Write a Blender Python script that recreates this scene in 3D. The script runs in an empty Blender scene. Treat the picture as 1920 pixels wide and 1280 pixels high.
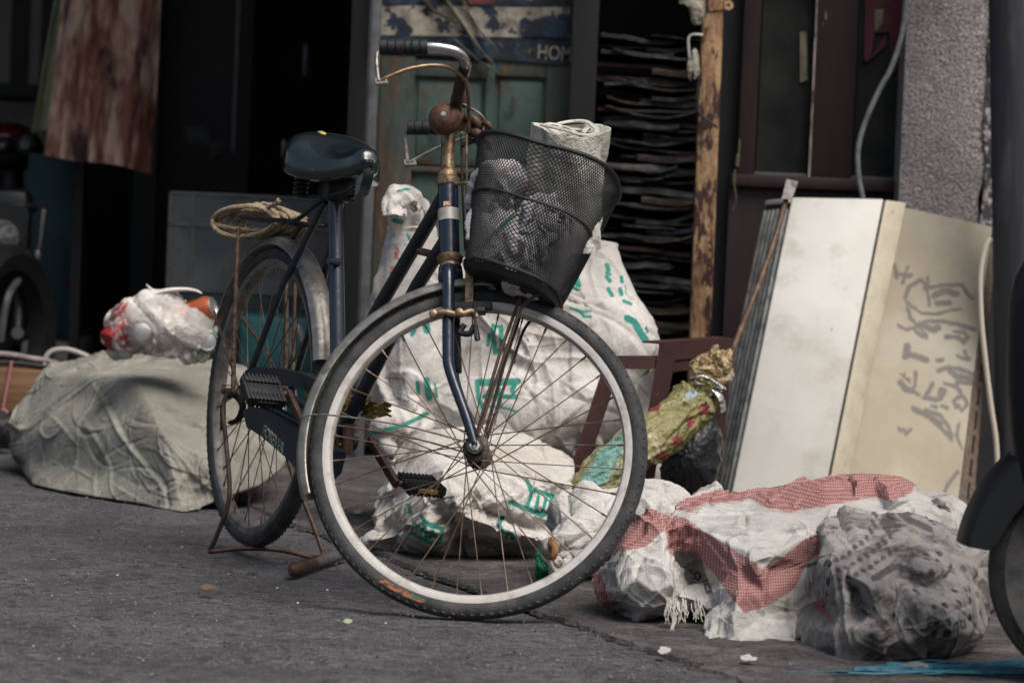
import bpy, bmesh, math, random
import numpy as np
from mathutils import Matrix, Vector
random.seed(7); RNG = np.random.default_rng(7)
scene = bpy.context.scene
COL = scene.collection

# ------------------------------------------------------------------ camera
FPX = 7200.0                      # focal length in pixels of the 1920 px frame: a 135 mm lens on 36 mm film
CAM_H, PITCH, ROLL = 0.86642, 0.04354, 0.04239
cp, sp_, cr, sr = math.cos(PITCH), math.sin(PITCH), math.cos(ROLL), math.sin(ROLL)
RX = np.array([1, 0, 0.]); RY = np.array([0, cp, -sp_]); RZ = np.array([0, sp_, cp])   # unrolled camera axes
C0 = np.array([0, 0, CAM_H])
right = cr * RX + sr * RZ; up = -sr * RX + cr * RZ
cam_d = bpy.data.cameras.new('camera'); cam = bpy.data.objects.new('camera', cam_d); COL.objects.link(cam)
m = Matrix.Identity(4)
for i in range(3):
    m[i][0], m[i][1], m[i][2], m[i][3] = right[i], up[i], -RY[i], C0[i]
cam.matrix_world = m
cam_d.lens, cam_d.sensor_width = 135, 36
cam_d.clip_start, cam_d.clip_end = 0.2, 500
cam_d.dof.use_dof = True; cam_d.dof.focus_distance = 8.0; cam_d.dof.aperture_fstop = 5.6
scene.camera = cam

# ------------------------------------------------------------------ light
SUN_EL, SUN_AZ = math.radians(58), math.radians(142)      # azimuth clockwise from +Y: behind the camera, a little to its right
w = bpy.data.worlds.new('World'); scene.world = w; w.use_nodes = True
nt = w.node_tree; bg = nt.nodes['Background']
sky = nt.nodes.new('ShaderNodeTexSky'); sky.sky_type = 'NISHITA'; sky.sun_disc = False
sky.sun_elevation = SUN_EL; sky.sun_rotation = SUN_AZ; sky.air_density = 1.2; sky.dust_density = 5; sky.ozone_density = 1
hs_ = nt.nodes.new('ShaderNodeHueSaturation'); hs_.inputs['Saturation'].default_value = 1.0      # overcast
nt.links.new(sky.outputs[0], hs_.inputs['Color']); nt.links.new(hs_.outputs[0], bg.inputs[0]); bg.inputs[1].default_value = 0.058
sd = bpy.data.lights.new('sun', 'SUN'); sun = bpy.data.objects.new('sun', sd); COL.objects.link(sun)
sd.energy = 1.5; sd.angle = math.radians(38); sd.color = (1, .975, .94)
sdir = Vector((math.sin(SUN_AZ) * math.cos(SUN_EL), math.cos(SUN_AZ) * math.cos(SUN_EL), math.sin(SUN_EL)))
sun.rotation_euler = sdir.to_track_quat('Z', 'Y').to_euler()
scene.view_settings.view_transform = 'Standard'; scene.view_settings.look = 'None'
scene.view_settings.exposure = 1.05; scene.view_settings.gamma = 1.0

# ------------------------------------------------------------------ measuring helpers (pixels of the 1920 px photograph)
def ray(px, py):
    X, Yd = px - 960, py - 640
    u, v = cr * X + sr * Yd, -sr * X + cr * Yd
    return u / FPX * RX + RY - v / FPX * RZ
def at(px, py, Y):
    d = ray(px, py); return C0 + d * (Y / d[1])
def gnd(px, py):
    d = ray(px, py); return C0 + d * (-CAM_H / d[2])
def pxm(Y): return Y / FPX          # metres per pixel at depth Y
def rotm(ax, a):
    return np.array(Matrix.Rotation(a, 3, Vector(ax)))

# ------------------------------------------------------------------ mesh builder
def spline(pts, n=8, closed=False):
    P = np.array(pts, float); k = len(P)
    out = []
    rng = range(k if closed else k - 1)
    for i in rng:
        if closed: a, b, c, d = P[(i-1) % k], P[i], P[(i+1) % k], P[(i+2) % k]
        else: a, b, c, d = P[max(i-1, 0)], P[i], P[i+1], P[min(i+2, k-1)]
        for t in np.linspace(0, 1, n, endpoint=False):
            out.append(.5 * ((2*b) + (-a+c)*t + (2*a-5*b+4*c-d)*t*t + (-a+3*b-3*c+d)*t**3))
    if not closed: out.append(P[-1])
    return np.array(out)

class MB:
    def __init__(s): s.v, s.f, s.n = [], [], 0
    def add(s, V, F, T=None):
        V = np.asarray(V, float)
        if T is not None: V = V @ np.asarray(T)[:3, :3].T + np.asarray(T)[:3, 3]
        s.v.append(V); s.f += [tuple(int(i) + s.n for i in f) for f in F]; s.n += len(V); return s
    def box(s, lo, hi, T=None, bev=0.0):
        bm = bmesh.new(); bmesh.ops.create_cube(bm, size=1)
        lo, hi = np.array(lo, float), np.array(hi, float)
        for v in bm.verts: v.co = Vector((lo + hi) / 2 + np.array(v.co) * (hi - lo))
        if bev > 0: bmesh.ops.bevel(bm, geom=bm.edges[:], offset=bev, segments=2, affect='EDGES', profile=.5)
        bm.verts.index_update()
        s.add([v.co[:] for v in bm.verts], [[v.index for v in f.verts] for f in bm.faces], T); bm.free(); return s
    def beam(s, a, b, wx, wy, upv=(0, 0, 1), bev=0.0):
        a, b = np.array(a, float), np.array(b, float); d = b - a; L = np.linalg.norm(d); d /= L
        x = np.cross(d, upv); x /= np.linalg.norm(x); y = np.cross(d, x)
        T = np.eye(4); T[:3, 0], T[:3, 1], T[:3, 2], T[:3, 3] = x, y, d, a
        return s.box((-wx/2, -wy/2, 0), (wx/2, wy/2, L), T, bev)
    def tube(s, path, r, n=10, closed=False, flat=1.0, caps=True):
        P = np.array(path, float); k = len(P); r = np.broadcast_to(np.asarray(r, float), (k,))
        T = np.roll(P, -1, 0) - np.roll(P, 1, 0)
        if not closed: T[0], T[-1] = P[1] - P[0], P[-1] - P[-2]
        T /= np.linalg.norm(T, axis=1)[:, None] + 1e-12
        x = np.cross(T[0], (0, 0, 1.0))
        if np.linalg.norm(x) < 1e-3: x = np.cross(T[0], (0, 1.0, 0))
        x /= np.linalg.norm(x); ang = np.linspace(0, 2*np.pi, n, endpoint=False)
        V = []
        for i in range(k):
            x = x - T[i] * (x @ T[i]); x /= np.linalg.norm(x); y = np.cross(T[i], x)
            V.append(P[i] + r[i] * (np.cos(ang)[:, None] * x + flat * np.sin(ang)[:, None] * y))
        F = []
        for i in range(k if closed else k - 1):
            j = (i + 1) % k
            for q in range(n):
                F.append((i*n+q, i*n+(q+1) % n, j*n+(q+1) % n, j*n+q))
        if caps and not closed: F += [tuple(range(n))[::-1], tuple(range((k-1)*n, k*n))]
        return s.add(np.concatenate(V), F)
    def lathe(s, prof, T=None, n=32, sweep=(0, 2*math.pi)):
        """prof: list of (r, h); the axis is local z of T"""
        full = abs(sweep[1] - sweep[0] - 2*math.pi) < 1e-6
        ang = np.linspace(sweep[0], sweep[1], n, endpoint=not full); k = len(prof)
        V = [(r*math.cos(a), r*math.sin(a), h) for a in ang for r, h in prof]
        F = []
        for i in range(n if full else n - 1):
            j = (i + 1) % n
            for q in range(k - 1): F.append((i*k+q, j*k+q, j*k+q+1, i*k+q+1))
        return s.add(V, F, T)
    def grid(s, P, wrap=False):
        P = np.asarray(P); a, b = P.shape[:2]
        F = []
        for i in range(a - 1):
            for j in range(b if wrap else b - 1):
                k = (j + 1) % b
                F.append((i*b+j, i*b+k, (i+1)*b+k, (i+1)*b+j))
        return s.add(P.reshape(-1, 3), F)
    def prism(s, poly, nrm, th):
        """extrude a planar polygon (3-D points) by th along nrm"""
        P = np.array(poly, float); k = len(P); Q = P + np.array(nrm, float) * th
        F = [tuple(range(k)), tuple(range(k, 2*k))[::-1]] + [(i, i+k, (i+1) % k + k, (i+1) % k) for i in range(k)]
        return s.add(np.concatenate([P, Q]), F)
    def ell(s, c, r, n=24, R=None):
        th = np.linspace(0, np.pi, n//2 + 1); ph = np.linspace(0, 2*np.pi, n, endpoint=False)
        V = np.array([[(np.sin(t)*np.cos(p)*r[0], np.sin(t)*np.sin(p)*r[1], np.cos(t)*r[2]) for p in ph] for t in th])
        if R is not None: V = V @ np.asarray(R).T
        return s.grid(V + np.array(c), wrap=True)
    def build(s, name, mat, parent=None, smooth=True, angle=40, loc=None):
        V = np.concatenate(s.v); off = np.zeros(3)
        if parent is not None:
            root = parent
            while root.parent: root = root.parent
            if not root.get('_local'): off = np.array(root.location)
        elif loc is not None: off = np.array(loc)
        else:
            off = np.array([(V[:, 0].min()+V[:, 0].max())/2, (V[:, 1].min()+V[:, 1].max())/2, V[:, 2].min()])
        me = bpy.data.meshes.new(name); me.from_pydata((V - off).tolist(), [], s.f); me.materials.append(mat)
        bm = bmesh.new(); bm.from_mesh(me); bmesh.ops.recalc_face_normals(bm, faces=bm.faces[:]); bm.to_mesh(me); bm.free()
        if smooth:
            me.polygons.foreach_set('use_smooth', [True] * len(me.polygons))
            try: me.set_sharp_from_angle(angle=math.radians(angle))
            except Exception: pass
        o = bpy.data.objects.new(name, me); COL.objects.link(o)
        if parent is not None: o.parent = parent
        else: o.location = off
        return o

def thing(name, label, cat, loc=(0, 0, 0), group=None):
    o = bpy.data.objects.new(name, None); COL.objects.link(o); o.location = loc; o.empty_display_size = .1
    return tag(o, label, cat, group)
def tag(o, label, cat, group=None):
    o['label'] = label; o['category'] = cat
    if group: o['group'] = group
    return o
def structure(o): o['kind'] = 'structure'; return o

# ------------------------------------------------------------------ materials
def N(t, typ, **kw):
    n = t.nodes.new(typ)
    for k, v in kw.items():
        if hasattr(n, k) and k not in n.inputs: setattr(n, k, v)
        else: n.inputs[k].default_value = v
    return n
def mat(name, col, rough=.6, metal=0.0, var=(), bump=(), spec=.5, coat=0.0, coords='Object', trans=0.0, alpha=1.0, stretch=None):
    """var: (colour, noise scale, threshold, softness, detail[, rough]) layers; bump: (scale, distance) list"""
    mt = bpy.data.materials.new(name); mt.use_nodes = True; t = mt.node_tree
    b = t.nodes['Principled BSDF']; tc = t.nodes.new('ShaderNodeTexCoord'); vec = tc.outputs[coords]
    if stretch:
        mp = N(t, 'ShaderNodeMapping'); mp.inputs['Scale'].default_value = stretch
        t.links.new(vec, mp.inputs[0]); vec = mp.outputs[0]
    c = N(t, 'ShaderNodeRGB'); c.outputs[0].default_value = (*col, 1); cur = c.outputs[0]
    for i, L in enumerate(var):
        c2, sc, th, so, de = L[:5]
        nz = N(t, 'ShaderNodeTexNoise', noise_dimensions='4D'); nz.inputs['Scale'].default_value = sc; nz.inputs['Detail'].default_value = de
        nz.inputs['W'].default_value = i * 3.7 + len(name); nz.inputs['Roughness'].default_value = .62
        t.links.new(vec, nz.inputs['Vector'])
        mr = N(t, 'ShaderNodeMapRange'); mr.inputs[1].default_value = th - so; mr.inputs[2].default_value = th + so
        t.links.new(nz.outputs[0], mr.inputs[0])
        mx = N(t, 'ShaderNodeMix', data_type='RGBA'); mx.inputs[7].default_value = (*c2, 1)
        t.links.new(mr.outputs[0], mx.inputs[0]); t.links.new(cur, mx.inputs[6]); cur = mx.outputs[2]
    t.links.new(cur, b.inputs['Base Color'])
    b.inputs['Roughness'].default_value = rough; b.inputs['Metallic'].default_value = metal
    b.inputs['Specular IOR Level'].default_value = spec; b.inputs['Coat Weight'].default_value = coat
    b.inputs['Coat Roughness'].default_value = .12
    b.inputs['Transmission Weight'].default_value = trans; b.inputs['Alpha'].default_value = alpha
    nrm = None
    for sc, di in bump:
        nz = N(t, 'ShaderNodeTexNoise'); nz.inputs['Scale'].default_value = sc; nz.inputs['Detail'].default_value = 5
        t.links.new(vec, nz.inputs['Vector'])
        bp = N(t, 'ShaderNodeBump'); bp.inputs['Distance'].default_value = di; bp.inputs['Strength'].default_value = 1
        t.links.new(nz.outputs[0], bp.inputs['Height'])
        if nrm: t.links.new(nrm, bp.inputs['Normal'])
        nrm = bp.outputs[0]
    if nrm: t.links.new(nrm, b.inputs['Normal'])
    mt['bsdf'] = b.name
    return mt
def last_col(mt):
    return mt.node_tree.nodes['Principled BSDF'].inputs['Base Color'].links[0].from_socket
def over(mt, fac_socket, col):
    """lay a colour over a material's base colour by a mask"""
    t = mt.node_tree; b = t.nodes['Principled BSDF']; cur = last_col(mt)
    mx = N(t, 'ShaderNodeMix', data_type='RGBA'); mx.inputs[7].default_value = (*col, 1)
    t.links.new(fac_socket, mx.inputs[0]); t.links.new(cur, mx.inputs[6]); t.links.new(mx.outputs[2], b.inputs['Base Color'])
    return mx
def attr_mask(mt, name, edge=0.0, soft=.15, nscale=300.0, namp=.5, keep=1.0):
    """1 inside (signed value below edge), broken up by noise so a print looks worn"""
    t = mt.node_tree; a = N(t, 'ShaderNodeAttribute', attribute_name=name); tc = N(t, 'ShaderNodeTexCoord')
    nz = N(t, 'ShaderNodeTexNoise'); nz.inputs['Scale'].default_value = nscale; nz.inputs['Detail'].default_value = 3
    t.links.new(tc.outputs['Object'], nz.inputs['Vector'])
    ma = N(t, 'ShaderNodeMath', operation='MULTIPLY_ADD'); ma.inputs[1].default_value = namp * 2; ma.inputs[2].default_value = -namp
    t.links.new(nz.outputs[0], ma.inputs[0])
    ad = N(t, 'ShaderNodeMath', operation='ADD'); t.links.new(a.outputs['Fac'], ad.inputs[0]); t.links.new(ma.outputs[0], ad.inputs[1])
    mr = N(t, 'ShaderNodeMapRange'); mr.inputs[1].default_value = edge + soft; mr.inputs[2].default_value = edge - soft
    mr.inputs[3].default_value = 0; mr.inputs[4].default_value = keep
    t.links.new(ad.outputs[0], mr.inputs[0]); return mr.outputs[0]

RUST = (.12, .055, .03); RUSTD = (.045, .022, .016)
M = {}
M['paint'] = mat('navy_paint', (.007, .014, .030), .28, 0, [((.02, .026, .032), 14, .6, .1, 6), (RUSTD, 40, .70, .04, 8)], [(60, .0008)], coat=.25)
M['paint_dark'] = mat('dark_paint', (.012, .018, .026), .38, 0, [((.03, .033, .035), 22, .62, .12, 6), (RUSTD, 60, .7, .05, 8)], [(80, .0008)])
M['rust'] = mat('rusty_steel', (.10, .06, .04), .62, .35, [((.22, .15, .09), 45, .55, .1, 7), (RUSTD, 90, .55, .1, 6)], [(220, .001)])
M['rust_dark'] = mat('dark_rusty_steel', (.05, .03, .024), .6, .3, [((.12, .06, .035), 60, .55, .12, 7), ((.02, .014, .012), 30, .6, .1, 6)], [(220, .001)])
M['rust_gold'] = mat('worn_gold_steel', (.30, .22, .13), .42, .6, [(RUST, 60, .55, .1, 8), ((.05, .03, .02), 110, .62, .08, 5)], [(200, .0008)])
M['rust_bell'] = mat('rusty_bell', (.11, .050, .032), .5, .4, [((.20, .11, .07), 120, .55, .12, 5), (RUSTD, 200, .62, .08, 5)], [(300, .0008)])
M['chrome'] = mat('worn_chrome', (.55, .54, .52), .22, .95, [((.16, .11, .08), 50, .66, .08, 8)], [(120, .0004)])
M['alu'] = mat('dull_aluminium', (.50, .475, .44), .48, .2, [((.30, .25, .20), 30, .60, .12, 7), ((.12, .09, .07), 90, .70, .05, 6)], [(200, .0005)])
M['fender'] = mat('dull_fender', (.30, .28, .245), .42, .65, [((.12, .10, .08), 16, .58, .14, 7), ((.45, .43, .38), 40, .62, .1, 5)], [(90, .001)])
M['fender_in'] = M['fender']
M['tyre'] = mat('tyre_rubber', (.022, .023, .025), .78, 0, [((.075, .07, .065), 18, .58, .15, 7), ((.11, .10, .09), 90, .68, .08, 5)], [(300, .0015)])
M['rubber'] = mat('black_rubber', (.006, .007, .008), .6, 0, [((.03, .03, .03), 60, .64, .1, 6)], [(250, .001)])
M['spoke'] = mat('rusty_spoke', (.11, .07, .052), .5, .5, [((.20, .16, .13), 40, .6, .1, 4)])
M['black_metal'] = mat('black_metal', (.012, .014, .016), .45, .2, [((.05, .035, .025), 50, .66, .06, 6)])
M['saddle'] = mat('saddle_leatherette', (.007, .012, .014), .22, 0, [((.05, .055, .055), 60, .68, .08, 7)], [(160, .0006)], coat=.7)
M['foam'] = mat('torn_foam', (.42, .30, .12), .9, 0, [((.2, .13, .05), 80, .55, .1, 5)])
M['green_plastic'] = mat('green_reflector', (.0, .25, .12), .3)
M['yellow_tape'] = mat('yellow_tape', (.36, .24, .06), .5, 0, [((.16, .09, .03), 60, .58, .1, 6)], [(90, .002)])
M['rope'] = mat('hemp_rope', (.36, .28, .18), .85, 0, [((.16, .11, .06), 90, .55, .12, 5)], [(400, .001)])
M['grease'] = mat('greasy_steel', (.03, .026, .022), .5, .4, [((.11, .09, .07), 80, .6, .1, 5)], [(200, .001)])
def text_into(mb, body, size, T, th=.0006, xsc=1.0):
    cu = bpy.data.curves.new('t', 'FONT'); cu.body = body; cu.size = size; cu.extrude = th; cu.align_x = 'CENTER'; cu.align_y = 'CENTER'; cu.offset = size*.012
    ob = bpy.data.objects.new('t', cu); COL.objects.link(ob); dg = bpy.context.evaluated_depsgraph_get()
    me = bpy.data.meshes.new_from_object(ob.evaluated_get(dg))
    V = np.array([v.co[:] for v in me.vertices]); V[:, 0] *= xsc
    mb.add(V, [p.vertices[:] for p in me.polygons], T)
    bpy.data.objects.remove(ob); bpy.data.curves.remove(cu); bpy.data.meshes.remove(me); return mb

# ------------------------------------------------------------------ ground
def fbm(x, y, seed=0, oct=5):
    from mathutils import noise
    return noise.fractal(Vector((x, y, seed)), 1.0, 2.0, oct)
gm = mat('asphalt', (.056, .053, .059), .82, 0,
         [((.040, .036, .038), 2.2, .50, .18, 6), ((.11, .104, .108), 5.5, .56, .16, 8), ((.022, .02, .021), 30, .56, .06, 9), ((.15, .14, .14), 75, .60, .04, 5), ((.26, .24, .235), 160, .635, .03, 3), ((.012, .011, .012), 170, .575, .04, 2)],
         [(9, .012), (70, .006), (240, .003)])
gx = np.concatenate([[-60, -8], np.linspace(-2.2, 2.2, 177), [8, 60]]); gy = np.concatenate([[-40, 0], np.linspace(5.6, 11.0, 217), [16, 90]])
P = np.zeros((len(gy), len(gx), 3)); P[..., 0] = gx[None]; P[..., 1] = gy[:, None]
for i in range(2, len(gy)-2):
    for j in range(2, len(gx)-2):
        x, y = gx[j], gy[i]
        P[i, j, 2] = .006*fbm(x*1.2, y*1.2, 3, 3) + .0035*fbm(x*9, y*9, 7, 3) - .004
structure(MB().grid(P).build('ground', gm))
# darker worn strip along the wall, its edge broken
e0, e1 = gnd(1000, 1147), gnd(1355, 1276); dv = (e1-e0)[:2]/np.linalg.norm((e1-e0)[:2])
L0 = e0[:2] - dv*9; P = []
for k in range(900):
    q = L0 + dv*(k*.02); nx = np.array([-dv[1], dv[0]])
    off = .03*fbm(k*.06, 1.5, 1, 4) + .02*fbm(k*.5, 4, 2, 3)
    a = q + nx*off; row = []
    for wdt, z in ((0, -.002), (.006, .0065), (.3, .0085), (.7, .009), (1.2, .0095), (6, .010)):
        b = a + nx*wdt; row.append((b[0], b[1], z + (.003*fbm(b[0]*4, b[1]*4, 5, 3) if wdt > .01 else 0)))
    P.append(row)
pm = mat('old_pavement', (.046, .040, .038), .85, 0,
         [((.04, .034, .032), 2.6, .5, .16, 7), ((.14, .125, .115), 7, .58, .14, 8), ((.016, .014, .014), 45, .56, .06, 8), ((.13, .12, .115), 80, .61, .04, 5), ((.22, .20, .19), 160, .65, .03, 3)],
         [(7, .014), (80, .006), (260, .003)])
structure(MB().grid(np.array(P)).build('pavement', pm))

gr_v, gr_f = [], []
gmb = MB(); rg = np.random.default_rng(5); octa = np.array([[1, 0, 0], [0, 1, 0], [-1, 0, 0], [0, -1, 0], [0, 0, 1], [0, 0, -1.]]); oF = [(0, 1, 4), (1, 2, 4), (2, 3, 4), (3, 0, 4), (1, 0, 5), (2, 1, 5), (3, 2, 5), (0, 3, 5)]
for k in range(5200):
    y = 6.6 + 4.0*rg.random()**1.3; x = (rg.random()-.5)*2.1*(y/7.2)
    r = .0012 + .0022*rg.random()**3; zg = .006 if (np.array([x, y]) - e0[:2]) @ np.array([-dv[1], dv[0]]) < 0 else .011
    gmb.add(octa*r*rg.uniform(.6, 1.3, 3) + rg.normal(0, r*.15, (6, 3)) + [x, y, zg*.6], oF)
go = gmb.build('road_grit', mat('grit', (.12, .11, .108), .9, 0, [((.22, .21, .20), 40, .55, .03, 1), ((.05, .045, .045), 55, .56, .03, 1)]), smooth=False); tag(go, 'fine pale and dark grit scattered over the road surface', 'grit'); go['kind'] = 'stuff'

# ------------------------------------------------------------------ the shop front
def zz(px, py, Y): return at(px, py, Y)[2]
def xx(px, py, Y): return at(px, py, Y)[0]
def vbox(mb, pxl, pxr, pyref, Y, z0, z1, dep, bev=0.0):
    return mb.box((xx(pxl, pyref, Y), Y, z0), (xx(pxr, pyref, Y), Y + dep, z1), None, bev)
M['soot'] = mat('sooty_plaster', (.014, .014, .016), .9, 0, [((.026, .024, .025), 3, .55, .2, 6)], [(20, .004)])  # near-black tone puts the dark room's shade into the colour
M['maroon'] = mat('maroon_wood', (.013, .0055, .006), .6, 0, [((.032, .012, .011), 6, .55, .15, 7), ((.30, .26, .24), 70, .74, .02, 3), ((.012, .008, .008), 20, .6, .1, 6)], [(90, .001)], stretch=(1, 1, .12))
M['granite'] = mat('pebbledash', (.28, .245, .235), .9, 0, [((.52, .47, .44), 150, .52, .05, 2), ((.030, .026, .026), 190, .57, .03, 2), ((.09, .08, .078), 3.5, .62, .15, 6)], [(110, .008), (40, .006)])
M['glass'] = mat('dusty_glass', (.012, .014, .015), .12, 0, [((.035, .035, .03), 5, .55, .15, 5)], spec=.35)
M['zinc'] = mat('grey_metal', (.16, .16, .165), .5, .3, [((.08, .08, .08), 20, .55, .15, 6)])
M['green_door'] = mat('old_green_paint', (.052, .092, .078), .6, 0, [((.055, .09, .072), 9, .5, .12, 8), ((.07, .032, .014), 12, .60, .06, 8), ((.14, .07, .03), 40, .66, .05, 6), ((.012, .015, .014), 24, .62, .08, 6)], [(60, .003)], stretch=(1, 1, .55))
M['rust_band'] = mat('rust_streaked_paint', (.045, .070, .058), .65, 0, [((.085, .045, .022), 10, .54, .10, 8), ((.15, .08, .04), 30, .62, .05, 7), ((.012, .012, .011), 18, .6, .08, 6)], [(60, .004)], stretch=(1, 1, .3))
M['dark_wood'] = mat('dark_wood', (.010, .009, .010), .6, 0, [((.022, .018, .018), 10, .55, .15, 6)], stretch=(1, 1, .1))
ZT = 3.21
shop = thing('shop_building', 'dark old shop front with open stockroom, behind the bicycle and the sacks', 'building', (0, 11.2, 0))
# right bay: stall riser, window wall, pebble-dash column
def shp(mb, name, m, par=None, **k): return mb.build(name, m, par or shop, **k)
Yw = 11.15
xa, xb = xx(1368, 350, Yw), xx(1700, 350, Yw)
mb = MB(); mb.box((xa, Yw, 0), (xb, Yw+.12, zz(1535, 352, Yw))); shp(mb, 'window_riser', M['maroon'])
zs = zz(1535, 340, Yw)
win = MB(); win.box((xa, Yw-.03, zs-.024), (xb, Yw+.05, zs+.012), None, .004)
winf = shp(win, 'window_frame', M['maroon'])
for (l, r, d) in ((1385, 1418, .02), (1519, 1600, .012)):
    mb = MB(); vbox(mb, l, r, 250, Yw - d, zs+.012, ZT, .07, .004); mb.build('mullion', M['maroon'], winf)
mb = MB()
x0, x1 = xx(1519, 250, Yw-.014), xx(1600, 250, Yw-.014)
mb.box((x0, Yw-.019, zs+.012), (x0+.005, Yw-.012, ZT)); mb.build('worn_edge', mat('worn_edge_wood', (.05, .02, .018), .7, 0, [((.42, .34, .30), 30, .52, .05, 5)], stretch=(1, 1, .25)), winf)
for (l, r) in ((1420, 1518), (1601, 1698)):
    mb = MB(); vbox(mb, l, r, 250, Yw+.022, zs+.014, ZT, .006); mb.build('pane', M['glass'], winf)
mb = MB(); mb.box((xx(1420, 200, Yw), Yw-.002, zs+.013), (xx(1690, 200, Yw), Yw+.02, zs+.020)); mb.build('dusty_sill', mat('dust', (.12, .11, .10), .9), winf)
# paper cuts in the window
M['red_paper'] = mat('faded_red_paper', (.075, .010, .018), .8, 0, [((.03, .008, .012), 14, .55, .1, 5)])
M['cream_paper'] = mat('dim_cream_paper', (.17, .15, .09), .8, 0, [((.07, .06, .04), 12, .55, .1, 5)])
mb = MB()
def pq(L, Y): return [at(px, py, Y) for px, py in L]
for L in ([(1622, 0), (1700, 0), (1696, 110), (1672, 140), (1668, 60), (1640, 62), (1632, 110), (1620, 110)], [(1618, 112), (1634, 108), (1660, 66), (1662, 85), (1626, 116)]):
    mb.prism(pq(L, Yw+.012), (0, 1, 0), .002)
tag(mb.build('red_papercut', M['red_paper'], smooth=False), 'dim red paper cut hanging inside the window pane beside the pebbledash column', 'decoration')
mb = MB().prism(pq([(1640, 18), (1656, 18), (1655, 44), (1641, 60)], Yw+.009), (0, 1, 0), .002)
tag(mb.build('paper_note', M['cream_paper'], smooth=False), 'small yellowish paper in the window in front of the red paper cut', 'paper')
mb = MB().prism(pq([(1500, 60), (1512, 60), (1514, 150), (1500, 155)], Yw+.012), (0, 1, 0), .002)
tag(mb.build('paper_strip', M['cream_paper'], smooth=False), 'narrow dim paper strip in the window left of the maroon mullion', 'paper')
Yc = 11.0
mb = MB(); P = []
for i in range(50):
    z = i/49*ZT; row = []
    l, r = xx(1693, 200, Yc), xx(1848, 200, Yc) + .014*fbm(z*3.1, 0, 2, 4) + (.012 if .9 < z < 1.0 else 0)
    for x, y in ((l, Yc+.3), (l, Yc), (l+.08, Yc-.001), (r-.05, Yc), (r, Yc+.006), (r+.012*fbm(z*5, 2, 1, 3), Yc+.05), (r+.02, Yc+.3)): row.append((x, y, z))
    P.append(row)
mb.grid(np.array(P)); colm = shp(mb, 'column', M['granite'], angle=30)
mb = MB(); P = []
for i in range(70):
    z = .55 + i/69*1.2; r = xx(1848, 200, Yc)
    P.append([(r + .002 + .016*fbm(z*6, 3, 1, 4), Yc-.004, z), (r+.030+.012*fbm(z*7, 8, 1, 4), Yc-.003, z)])
P = np.array(P); mb.grid(P); mb.grid(np.stack([P[:, 1], P[:, 1] + [0, .1, 0]], 1))
mb.build('flaking_edge', mat('flaking_limewash', (.05, .047, .05), .85, 0, [((.42, .38, .38), 34, .53, .04, 6)], [(60, .01)]), colm)
# canopy, side returns, roof, back room
mb = MB(); mb.box((-6, 10.55, 3.22), (6, 16.2, 3.34)); shp(mb, 'canopy', M['soot'])  # out of view; front edge placed to shade the shop front
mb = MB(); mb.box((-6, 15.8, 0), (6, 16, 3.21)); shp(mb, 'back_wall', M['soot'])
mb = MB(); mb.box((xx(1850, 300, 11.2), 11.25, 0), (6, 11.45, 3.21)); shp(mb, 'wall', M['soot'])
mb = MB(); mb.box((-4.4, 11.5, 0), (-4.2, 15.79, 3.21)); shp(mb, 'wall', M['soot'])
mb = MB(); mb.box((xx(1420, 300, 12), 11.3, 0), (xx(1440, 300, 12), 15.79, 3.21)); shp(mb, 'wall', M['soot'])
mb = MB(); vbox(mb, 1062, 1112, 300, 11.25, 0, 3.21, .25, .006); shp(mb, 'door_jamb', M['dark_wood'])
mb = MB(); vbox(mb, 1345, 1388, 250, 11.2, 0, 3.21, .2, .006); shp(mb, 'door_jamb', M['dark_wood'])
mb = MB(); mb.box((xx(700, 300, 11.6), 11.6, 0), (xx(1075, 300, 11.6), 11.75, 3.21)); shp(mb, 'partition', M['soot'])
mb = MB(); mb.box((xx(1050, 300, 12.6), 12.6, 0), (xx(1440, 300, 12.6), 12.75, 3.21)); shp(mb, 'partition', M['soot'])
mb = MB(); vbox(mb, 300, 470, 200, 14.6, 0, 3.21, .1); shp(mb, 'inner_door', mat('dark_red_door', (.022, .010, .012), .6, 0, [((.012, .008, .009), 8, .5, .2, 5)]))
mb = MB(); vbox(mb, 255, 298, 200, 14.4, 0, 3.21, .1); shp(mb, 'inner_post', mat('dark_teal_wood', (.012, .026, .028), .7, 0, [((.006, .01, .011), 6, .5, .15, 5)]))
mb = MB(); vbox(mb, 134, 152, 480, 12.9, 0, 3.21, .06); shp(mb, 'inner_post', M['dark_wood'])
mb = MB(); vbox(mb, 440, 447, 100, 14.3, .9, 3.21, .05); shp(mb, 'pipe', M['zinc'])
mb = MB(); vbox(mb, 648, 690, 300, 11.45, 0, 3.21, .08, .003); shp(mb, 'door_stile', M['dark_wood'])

# grey metal upright left of the green door
mb = MB()
for (l, r, d) in ((688, 704, 0.0), (684, 690, .012), (702, 706, .012)): vbox(mb, l, r, 250, 11.3 + d, 0.0, 2.4, .03, .002)
tag(mb.build('metal_upright', M['zinc']), 'grey metal upright beside the rust-streaked green door', 'post')

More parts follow.
